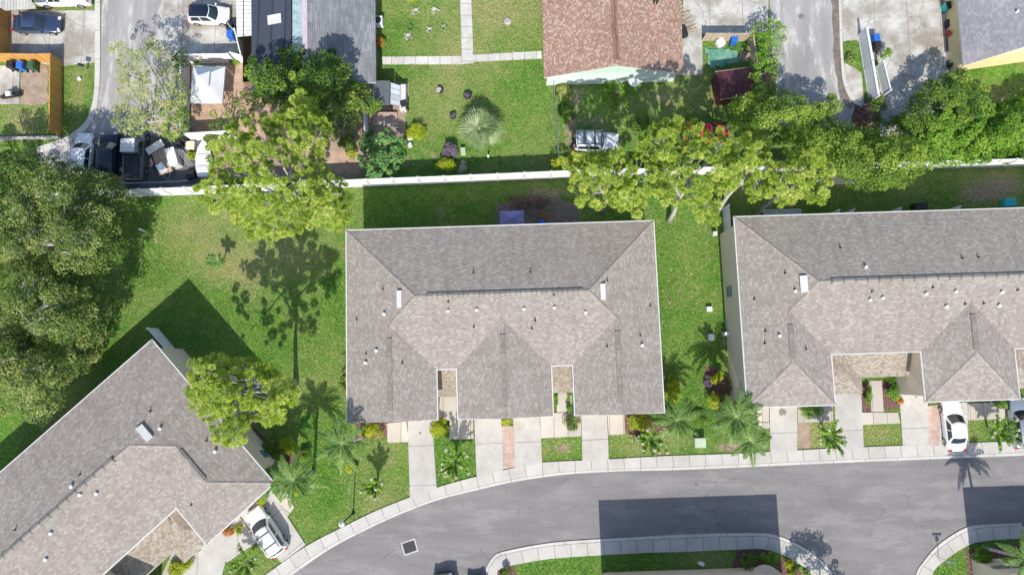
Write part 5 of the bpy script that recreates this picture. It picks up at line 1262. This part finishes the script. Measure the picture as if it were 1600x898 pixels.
block('utility_box','small white box against the right block wall between the air conditioners','utility box',1131,522,(.4,.3,.9),'white')
block('utility_box','small pale box on the lawn beside the corner screen','utility box',1115,366,(.4,.35,.5),'trim')
block('utility_box','pale green pedestal near the fan palm','utility box',724,238,(.45,.7,.4),'sage',.1)
block('utility_box','white marker block in the shaded island lawn','utility box',1095,879,(.5,.3,.25),'white',-.3)
block('utility_box','white box in the garden near the yellow green shrub','utility box',641,228,(.4,.4,.4),'trim',.3); block('utility_box','small white box above the garden shrub box','utility box',641,218,(.4,.3,.3),'white',.2)
block('storage_box','teal storage box behind the right block','storage box',1572,318,(1.1,.75,.6),'teal',rad(2)); block('grill','covered dark grill behind the right block','grill',1431,325,(1.1,.6,.95),'dark',rad(2))
block('crate','white crate beside the blue bin on the green tarp','crate',1124,70,(.7,.7,.6),'white',.5)
def stake(label,px,py,px2,py2,h=1.0,mat='white',r=.09,name='vent_stake',cat='marker'):
    def b(t): m=MB(); m.tube([(0,0,0),(0,0,h)],r,10); m.build('post',M[mat],t,world=False); m=MB(); m.tube([(0,0,h),(0,0,h+.06)],[r*1.3,r*.7],10); m.build('cap',M[mat],t,world=False)
    solid(name,label,cat,px,py,b)
stake('white marker post on the left lawn beside the oaks',226,361,0,0,.9); stake('white marker post near the pine shadow on the left lawn',408,404,0,0,.9,r=.07); stake('white marker post under the pine row beyond the middle block',1053,320,0,0,1.0,r=.12); stake('short white post south of the fan palm',763,246,0,0,.6)
# lamp post
def lamp(t):
    m=MB(); m.tube([(0,0,0),(0,0,.4),(0,0,4.1)],[.11,.07,.05],10); m.build('pole',M['dark'],t,world=False)
    m=MB(); m.tube([(0,0,0),(0,0,.12)],[.2,.16],12); m.build('base',M['dark'],t,world=False)
    m=MB(); m.tube([(0,0,4.1),(0,0,4.15),(0,0,4.35),(0,0,4.5),(0,0,4.62)],[.12,.2,.27,.22,.05],14); g=m.build('lamp_globe',M['white'],t,smooth=True,world=False)
    m=MB(); m.tube([(0,0,4.6),(0,0,4.7)],[.07,.02],8); m.build('finial',M['dark'],g,world=False)
solid('street_lamp','slim dark lamp post with pale globe at the lawn corner beside the curved pavement','street lamp',552,801,lamp)
def sign(t):
    m=MB(); m.tube([(0,0,0),(0,0,2.0)],.035,8); m.build('post',M['steel'],t,world=False)
    m=MB(); m.box((0,0,1.95),(.85,.03,.2)); m.build('sign_blade',M['steel'],t,world=False)
    m=MB(); m.box((0,0,1.55),(.32,.025,.38)); m.build('sign_plate',M['steel'],t,world=False)
solid('street_sign','small sign post at the right hand pavement corner casting a cross shaped shadow','street sign',1465,869,sign)
# gazebo
def gazebo(t):
    z=2.2; c=[Vector((-1.6,-1.85,z)),Vector((1.5,-1.8,z)),Vector((1.55,1.8,z)),Vector((-1.55,1.85,z))]
    for a in c: m=MB(); m.tube([(a.x,a.y,0),(a.x,a.y,z)],.05,8); m.build('post',M['steel'],t,world=False)
    s=.42; r=[a*.36 for a in c]; r=[Vector((a.x,a.y,3.25)) for a in r]; m=MB()
    for i in range(4):
        a,b,p,q=c[i],c[(i+1)%4],r[i],r[(i+1)%4]; md=(a+b)/2-Vector((0,0,.08)); mq=(p+q)/2
        m.face([a,md,mq,p],up=True); m.face([md,b,q,mq],up=True); m.face([a,b,b-Vector((0,0,.25)),a-Vector((0,0,.25))])
    m.build('canopy',M['canvas'],t,world=False)
    m=MB(); k=[Vector((a.x*1.2,a.y*1.2,3.4)) for a in r]
    for i in range(4): m.face([k[i],k[(i+1)%4],Vector((0,0,4.2))],up=True)
    m.build('top_canopy',M['canvas'],t,world=False)
solid('gazebo','white canvas gazebo standing on the tiled patio inside the white fence','gazebo',340,146,gazebo,rad(-1))
def smallcan(t):
    z=1.9; c=[Vector((-1.15,-.6,z)),Vector((1.15,-.6,z)),Vector((1.15,.85,z)),Vector((-1.15,.85,z))]; ap=Vector((0,.1,z+.45)); m=MB()
    for i in range(4): m.face([c[i],c[(i+1)%4],ap],up=True)
    m.build('canopy',M['lilac'],t,world=False)
    for a in c: m=MB(); m.tube([(a.x,a.y,0),(a.x,a.y,z)],.035,6); m.build('post',M['steel'],t,world=False)
solid('garden_canopy','lilac pointed canopy behind the middle block','canopy',800,343,smallcan,rad(2),z=2)
def chair(t):
    m=MB(); m.box((0,0,.42),(.6,.55,.06)); m.build('seat',M['blue'],t,world=False); m=MB(); m.box((0,-.27,.75),(.6,.06,.6)); m.build('backrest',M['blue'],t,world=False)
    for a in(-.25,.25):
        for b in(-.22,.22): m=MB(); m.box((a,b,.2),(.05,.05,.4)); m.build('leg',M['blue'],t,world=False)
solid('garden_chair','blue chair behind the middle block right of the lilac canopy','chair',846,346,chair,0,z=.5)
# screened cage
def cage(t):
    m=MB()
    L_,D2,h=3.4,1.6,2.4
    for x in(-L_/2,-L_/6,L_/6,L_/2):
        for y in(0,D2): m.box((x,y,h/2),(.07,.07,h))
        m.box((x,D2/2,h),(.07,D2,.07))
    for y in(0,D2): m.box((0,y,h),(L_,.08,.08)); m.box((0,y,.1),(L_,.06,.06))
    m.build('frame',M['trim'],t,world=False)
    m=MB(); m.box((0,D2/2,h-.06),(L_-.1,D2-.1,.02)); m.build('roof_panel',simple('pale_screen',(.38,.42,.45),.6,var=.15),t,world=False)
q=hr.W(4.0+3.4/2,hr.D-.35,0); cg_=thing('screen_enclosure','white framed screened enclosure behind the right block','enclosure',tuple(q),rad(1.8)); cage(cg_)
# sheds
def redshed(t):
    a,b,h=3.3,2.6,1.9; m=MB(); m.box((0,0,h/2),(a,b,h)); m.build('wall',M['redm'],t,world=False)
    m=MB(); y=b/2+.1; x=a/2+.1
    m.face([(-x,-y,h),(-x*.62,-y,h+.0),(x,-y,h),(x,0,h+.75),(-x*.9,0,h+.75)],up=True) if False else None
    m.face([(-x,-y,h),(x,-y,h),(x,0,h+.6),(-x,0,h+.6)],up=True); m.face([(-x,y,h),(x,y,h),(x,0,h+.6),(-x,0,h+.6)],up=True); m.build('roof',M['redr'],t,world=False)
    m=MB(); m.face([(-a/2,-b/2,h),(-a/2,b/2,h),(-a/2,0,h+.55)]); m.face([(a/2,-b/2,h),(a/2,b/2,h),(a/2,0,h+.55)]); m.build('gable',M['redm'],t,world=False)
    m=MB(); m.box((-a/2-.02,0,.9),(.05,1.2,1.7)); d=m.build('door',M['redr'],t,world=False)
    m=MB(); m.box((-a/2-.06,.35,.95),(.04,.04,.2)); m.build('handle',M['steel'],d,world=False)
    m=MB()
    for sg in(1,-1): m.box((-x+.02,sg*y,h),(.06,.1,.1)); m.box((0,sg*y,h-.02),(2*x,.05,.09))
    m.build('trim',M['oldwood'],t,world=False)
M['redm']=slats('dark_red_sheet',(.14,.03,.035),.25,.6,0,.25); M['redr']=slats('maroon_roof_sheet',(.115,.03,.04),.3,.6,0,.3)
solid('metal_shed','dark red metal shed in the yard below the green tarp','shed',1145,136,redshed,rad(8),z=1)
def smallshed(t):
    m=MB(); m.box((-.4,0,1.0),(2.2,2.2,2.0)); m.build('wall',M['dark'],t,world=False)
    m=MB(); m.box((-.45,0,2.05),(2.4,2.4,.1)); m.build('roof',simple('dark_felt',(.10,.11,.12),.8),t,world=False)
    m=MB(); m.face([(.8,-1.1,1.9),(1.6,-1.0,1.2),(1.6,1.1,1.2),(.8,1.1,1.9)],up=True,uv=[(0,0),(1,0),(1,2),(0,2)]); m.build('panel',slats('grey_slats',(.55,.58,.6),.5,.6,1),t,world=False)
    m=MB(); m.box((1.8,.1,.5),(.6,2.4,1.0)); m.build('side_cabinet',M['trim'],t,world=False)
solid('garden_shed','small dark roofed shed with pale slatted side at the garden edge','shed',600,152,smallshed,0,z=1)
def steps(t):
    m=MB(); m.box((0,0,.12),(2.4,1.0,.24)); m.box((0,.35,.3),(2.4,.4,.2)); m.build('slab',M['brick'],t,world=False)
    m=MB(); m.box((0,-.55,.1),(2.5,.12,.2)); m.build('kerb_stone',M['trim'],t,world=False)
solid('brick_step','low brick step below the small garden shed','step',602,186,steps)
def pot(label,px,py,r=.4,mat='purple',flow='purple',seed=1):
    def b(t):
        m=MB(); m.tube([(0,0,0),(0,0,.05),(0,0,.32),(0,0,.36)],[r*.75,r*.8,r,r],16); m.build('pot',M['dark'],t,world=False)
        rs=np.random.RandomState(seed); c=np.array(t.location); C=[tuple(c+np.array([rs.uniform(-.6,.6)*r,rs.uniform(-.6,.6)*r,.42])) for _ in range(8)]
        a=leaves(C,[.16]*8,40,.1,rs); npmesh('foliage',a[0],a[1],M[flow],t,a[2])
    solid('planter',label,'planter',px,py,b)
pot('round planter in the garden with pale flowers, upper left of three',688,143,.33,flow='pinkflower',seed=1); pot('largest purple leaved planter, nearest the fan palm shadow',731,151,.42,flow='purple',seed=2); pot('round planter in the garden nearest the fan palm leaves',708,183,.32,flow='purple',seed=3)
pot('dark flower pot beside the grey roofed house wall',599,67,.3,flow='broad',seed=4); pot('small black pot in the patio fence corner',302,147,.25,flow='broad',seed=5)
def roundtable(t):
    m=MB(); m.tube([(0,0,.7),(0,0,.75)],.5,24); m.build('table_top',M['white'],t,world=False); m=MB(); m.tube([(0,0,0),(0,0,.7)],.06,8); m.build('leg',M['white'],t,world=False)
solid('garden_table','round white table against the pale green gable wall','table',988,133,roundtable)
def stump(t): m=MB(); m.tube([(0,0,0),(0,0,.12),(0,0,.16)],[.38,.36,.3],14); m.build('stump_wood',M['paleBark'],t,world=False); m=MB(); m.tube([(0,0,.16),(0,0,.2)],[.2,.16],10); m.build('stump_top',M['oldconc'],t,world=False)
solid('tree_stump','pale round stump on the lawn right of the garden path','stump',793,34,stump)
# tarp, firewood, clutter
def wrinkle(name,label,cat,poly,mat,z=.06,amp=.05,seed=1):
    w=PP(poly); c=sum(w,Vector((0,0,0)))/len(w); t=thing(name,label,cat,tuple(c)); rs=np.random.RandomState(seed); m=MB()
    x0_,x1_=min(p[0] for p in poly),max(p[0] for p in poly); y0_,y1_=min(p[1] for p in poly),max(p[1] for p in poly); n=14
    H_=rs.rand(n+1,n+1)*amp+z; g=[[P(x0_+(x1_-x0_)*i/n,y0_+(y1_-y0_)*j/n)+Vector((0,0,H_[i][j])) for j in range(n+1)] for i in range(n+1)]
    for i in range(n):
        for j in range(n):
            if inpoly(x0_+(x1_-x0_)*(i+.5)/n,y0_+(y1_-y0_)*(j+.5)/n,poly): m.face([g[i][j],g[i+1][j],g[i+1][j+1],g[i][j+1]],up=True)
    m.build('sheet',mat,t,smooth=True); return t
wrinkle('tarp','faded green tarp spread on the ground below the weathered fence','tarp',irregular([(1102,74),(1150,80),(1155,98),(1135,104),(1105,105)],2,4),M['tarp'],.07,.08)
def boards(name,label,cat,px,py,n,L_,mat,rz,seed,part='board',spread=.5,z=.05):
    def b(t):
        rs=np.random.RandomState(seed)
        for k in range(n):
            m=MB(); m.box((rs.uniform(-.15,.15),-spread+2*spread*k/n,z+.05*(k%3)),(L_*rs.uniform(.6,1),.14,.05),rs.uniform(-.35,.35)); m.build(part,M[mat],t,world=False)
    solid(name,label,cat,px,py,b,rz)
boards('timber_pile','loose pile of pale timber beside the brown roofed house','timber pile',1070,30,12,1.6,'oldwood',.6,1,spread=1.6)
boards('timber_pile','dark planks leaning in the corner by the weathered fence','timber pile',1162,88,6,1.3,'oldwood',1.2,2)
block('storage_box','dark box at the end of the timber pile','storage box',1068,53,(.5,1.0,.5),'dark',.2)
def trailer(t):
    m=MB(); m.box((0,0,.55),(1.5,2.6,.1)); m.build('deck',M['oldwood'],t,world=False)
    for sg in(1,-1):
        m=MB(); m.box((sg*.78,0,.7),(.06,2.7,.25)); m.build('side_rail',M['dark'],t,world=False)
        m=MB(); m.tube([(sg*.86,-.3,.3),(sg*1.0,-.3,.3)],.3,14); m.build('wheel',M['rubber'],t,world=False)
    m=MB(); m.box((-.1,1.35,1.0),(1.75,.7,.08),.25); m.build('front_panel',M['trim'],t,world=False)
    m=MB(); m.box((-.2,-.7,.8),(.8,.9,.35),.3,taper=.8); m.build('cargo_box',M['white'],t,world=False)
    m=MB(); m.tube([(-.4,-1.3,.5),(0,-2.1,.5),(.4,-1.3,.5)],.04,6); m.build('tow_bar',M['steel'],t,world=False)
solid('utility_trailer','small trailer with brown deck and white panel between the pickup and the white cabinet','trailer',258,254,trailer,rad(20))
def rackbox(t):
    m=MB(); m.box((-.4,.1,.6),(.8,1.7,1.2),taper=.95); m.build('case',M['trim'],t,world=False)
    for k in range(3): m=MB(); m.tube([(.1+.25*k,.9-.15*k,.9),(.6+.2*k,-.9,.3)],.04,6); m.build('pole',M['steel'],t,world=False)
    m=MB(); m.box((-.4,.1,1.22),(.86,1.76,.05)); m.build('lid',M['white'],t,world=False)
solid('metal_cabinet','pale tilted cabinet with loose poles right of the small trailer','cabinet',284,250,rackbox,rad(18))
block('tool_box','small dark box at the low fence below the tilted cabinet','storage box',301,275,(.8,.7,.5),'dark',.3); block('planter_box','small square planter box beside the patio fence','planter',300,229,(.8,.8,.4),'dirt2' if 'dirt2' in M else 'beige')
def skiff(t):
    m=MB(); st=[(-1.8,.55,.55),(-1.0,.75,.62),(0,.8,.62),(1.0,.6,.62),(1.7,.12,.68)]; rg=[[Vector((x,w,h)),Vector((x,w*.8,.15)),Vector((x,-w*.8,.15)),Vector((x,-w,h))] for x,w,h in st]
    for a,b in zip(rg,rg[1:]):
        for k in range(3): m.face([a[k],b[k],b[k+1],a[k+1]])
        m.face([a[0]-Vector((0,0,.12)),b[0]-Vector((0,0,.12)),b[3]-Vector((0,0,.12)),a[3]-Vector((0,0,.12))],up=True)
    m.face(rg[0]); m.face(rg[-1]); m.build('hull',M['white'],t,world=False)
    for x in(-.9,.3): m=MB(); m.box((x,0,.58),(.3,1.3,.05)); m.build('bench',M['trim'],t,world=False)
solid('small_boat','white dinghy like hull half hidden by the left edge of the big pine','boat',322,250,skiff,rad(92))
def moto(t):
    m=MB(); m.box((0,0,.55),(1.5,.45,.45),taper=.6); m.build('body',M['dark'],t,world=False)
    for x in(-.7,.7): m=MB(); m.tube([(x,-.07,.32),(x,.07,.32)],.32,14); m.build('wheel',M['rubber'],t,world=False)
    m=MB(); m.box((.1,0,.85),(.5,.4,.15)); m.build('seat',M['lwhite'],t,world=False)
    m=MB(); m.tube([(.55,-.35,.95),(.5,0,1.0),(.55,.35,.95)],.03,6); m.build('handlebar',M['steel'],t,world=False)
solid('motor_scooter','dark covered scooter in the corner beside the cream wall','scooter',1492,101,moto,rad(20)); solid('ride_on_mower','dark mower parked on the small concrete pad at the left edge','mower',21,152,moto,rad(10))
block('storage_box','small dark box by the cream wall windows','storage box',1479,40,(.5,.7,.5),'dark'); 
def redchair(t):
    m=MB(); m.box((0,0,.4),(.7,.5,.08)); m.build('seat',M['red'],t,world=False); m=MB(); m.box((-.3,0,.65),(.08,.5,.5)); m.build('backrest',M['red'],t,world=False)
    for a in(-.28,.28):
        for b in(-.2,.2): m=MB(); m.box((a,b,.2),(.04,.04,.4)); m.build('leg',M['steel'],t,world=False)
solid('garden_chair','red chair on the strip beside the cream wall','chair',1480,55,redchair,.4)
block('parcel','turquoise box beside the porch roof of the angled block','box',306,842,(.5,.5,.35),'teal',.3)
# windscreen glimpse: pale canopy pole over the white patio etc.
def drain(t):
    m=MB(); m.box((0,0,.012),(1.35,1.2,.02)); m.build('concrete_frame',M['kerb'],t,world=False)
    m=MB(); m.box((0,0,.026),(1.12,.95,.012)); g=m.build('grate',M['dark'],t,world=False)
    m=MB()
    for k in range(7): m.box((-.48+.16*k,0,.036),(.03,.9,.012))
    for k in range(3): m.box((0,-.3+.3*k,.0375),(1.05,.03,.012))
    m.build('grate_bars',simple('iron',(.04,.045,.055),.6),g,world=False)
solid('storm_drain','square dark storm drain with pale frame in the curved road','drain',640,854,drain,rad(18))
M['iron']=simple('cast_iron',(.19,.18,.18),.8,var=.3)
def manhole(label,px,py,r=.33,mat='iron'):
    def b(t):
        m=MB(); m.tube([(0,0,.004),(0,0,.022)],r,22); m.build('cover',M[mat],t,world=False); m=MB()
        for k in range(3): m.box((0,0,.026),(r*1.6,.03,.006),k*math.pi/3)
        m.build('ribs',M[mat],t,world=False)
    solid('manhole_cover',label,'manhole cover',px,py,b)
manhole('dark round manhole cover in the left side street',208,59,.32); manhole('round manhole cover in the worn eastern side street',1252,26,.3); manhole('faint manhole cover where the side road joins the main road',1381,801,.3); manhole('pale manhole cover in the road before the utility cabinet',1088,757,.22)
manhole('small round cover on the concrete before the angled block',334,883,.14)
# mailbox cluster on the upper left verge
def mbx(t): m=MB(); m.box((0,0,.5),(.1,.1,1.0)); m.build('post',M['oldwood'],t,world=False); m=MB(); m.box((0,0,1.1),(.5,.22,.25)); m.build('box',M['dark'],t,world=False)
solid('mailbox','small mailbox on the grass verge beside the left side street',  'mailbox',137,109,mbx,rad(-15))
block('utility_box','blue white meter cover in the upper left verge','utility box',125,124,(.35,.3,.15),'trim',.4)

# ---------------------------------------------------------------- grass blades, fallen leaves
def pipoly(px,py,poly):
    c=np.zeros(px.shape,bool); j=len(poly)-1
    for i in range(len(poly)):
        xi,yi=poly[i];xj,yj=poly[j]
        if yi!=yj: c^=((yi>py)!=(yj>py))&(px<(xj-xi)*(py-yi)/(yj-yi)+xi)
        j=i
    return c
hard=[]
for o in bpy.data.objects:
    if o.type=='MESH' and o.get('kind')=='structure' and o.name.split('.')[0] in('street','driveway','walkway','brick_strip','side_street','patio_floor','garden_path','parking_yard','path_concrete','planting_bed'):
        p=o.data.polygons[0]; hard.append([tuple(o.data.vertices[k].co[:2]) for k in p.vertices])
for K,Sx in((KN,SN),(KI,SI),(KR,SR)): hard.append([(v.x,v.y) for v in resample(PP(K))]+[(v.x,v.y) for v in resample(PP(Sx))[::-1]])
for h in (hc,hr,hl): hard.append([(h.W(a,b,0).x,h.W(a,b,0).y) for a,b in((.5,.5),(h.L-.5,.5),(h.L-.5,h.D-.5),(.5,h.D-.5))])
def blades(name,N,length,width,mat,kindlabel,rs,edge=0.0,lift=.02,colfn=None,region=None,scalefn=None):
    x=rs.uniform(-46,47,N); y=rs.uniform(-21,34.5,N)
    m=np.ones(N,bool)
    for q in hard:
        m&=~pipoly(x,y,q)
    if region is not None: m&=region(x,y)
    x,y=x[m],y[m]; N=len(x)
    ix=np.clip(((x-xs[0])/(xs[1]-xs[0])).astype(int),0,nx-1); iy=np.clip(((y-ys[0])/(ys[1]-ys[0])).astype(int),0,ny-1)
    dr=dry[iy,ix]; di=dirt[iy,ix]
    k=rs.rand(N)>np.clip(di*1.3,0,.92); x,y,dr=x[k],y[k],dr[k]; N=len(x)
    a=rs.uniform(0,6.283,N); L=length*(.5+rs.rand(N)); w=width*(.6+.8*rs.rand(N)); z=rs.uniform(0,.02,N)
    dx,dy=np.cos(a),np.sin(a); up=rs.uniform(.15,.6,N)*L
    p=np.stack([x,y,z],1); t=p+np.stack([dx*L,dy*L,up],1); md=(p+t)/2+np.stack([0*x,0*x,up*.25],1); sd=np.stack([-dy*w,dx*w,0*x],1)
    V=np.stack([p,md+sd,t,md-sd],1).reshape(-1,3); var=np.clip(dr*.9+vnoise(x,y,1.3,9)*.35+.45*rs.rand(N)-.1,0,1)
    o=npmesh(name,V,np.arange(N*4).reshape(N,4),mat,None,var); tag(o,kindlabel,name.replace('_',' '),kind='stuff'); return o
M['grass']=leafmat('grass_blades',[(.05,.15,.018),(.13,.275,.04),(.25,.375,.08),(.44,.47,.18)],.3)
blades('grass',420000,.12,.028,M['grass'],'short green lawn grass growing between the houses',np.random.RandomState(5))
lit=leafmat('fallen_leaf',[(.25,.16,.08),(.4,.3,.17),(.5,.42,.28),(.3,.2,.13)],.1)
rs_=np.random.RandomState(8); N=5200
def near(x,y):
    c=[(P(120,400),9),(P(430,330),9),(P(420,230),8),(P(1050,300),12),(P(1250,250),9),(P(1140,660),4),(P(540,690),4),(P(60,600),6)]
    m=rs_.rand(len(x))<.12
    for q,r in c: m|=((x-q.x)**2+(y-q.y)**2<r*r)&(rs_.rand(len(x))<.8)
    return m
blades('fallen_leaves',26000,.13,.05,lit,'scattered dry fallen leaves on the grass under the trees',rs_,region=near)
# litter on pavements and road edge
x=rs_.uniform(-46,47,3000); y=rs_.uniform(-21,34,3000); k=np.zeros(3000,bool)
for q in hard[:40]: k|=pipoly(x,y,q)
k&=(rs_.rand(3000)<.55); x,y=x[k],y[k]; n_=len(x); a=rs_.uniform(0,6.28,n_); L=rs_.uniform(.04,.11,n_); z=np.full(n_,.13)
p=np.stack([x,y,z],1); d=np.stack([np.cos(a)*L,np.sin(a)*L,0*x],1); e=np.stack([-np.sin(a)*L*.4,np.cos(a)*L*.4,0*x+.01],1)
npm=npmesh('leaf_litter',np.stack([p-d,p+e,p+d,p-e],1).reshape(-1,3),np.arange(n_*4).reshape(n_,4),lit,None,rs_.rand(n_)); tag(npm,'sparse leaf litter blown over road, pavement and driveways','leaf litter',kind='stuff')
# flat stains on driveways
M['oil']=simple('oil_stain',(.19,.17,.14),.9,var=.3)
M['oil2']=simple('faint_stain',(.40,.385,.35),.9,var=.15)
def stain(px,py,r,mt,z=.1085,el=1.0):
    rs=np.random.RandomState(int(px+py)); c=P(px,py); m=MB(); pts=[]
    for k in range(22): q=r*rs.uniform(.7,1.15); a=k/22*6.283; pts.append((c.x+q*math.cos(a),c.y+q*el*math.sin(a),z))
    m.face(pts,up=True); tag(m.build('ground_stain',M[mt]),kind='structure')
for q in [(1222,643,.42,'oil',.1085,.8),(657,676,.13,'oil'),(822,712,.35,'oil2',.1085,1.3),(762,690,.3,'oil2',.1085,1.6),(927,668,.28,'oil2',.1085,1.5),(1322,625,.3,'oil2',.1085,1.5),(1424,640,.35,'oil2',.1085,1.3),(1430,620,.1,'oil'),(660,720,.3,'oil2',.1085,1.4)]: stain(*q)
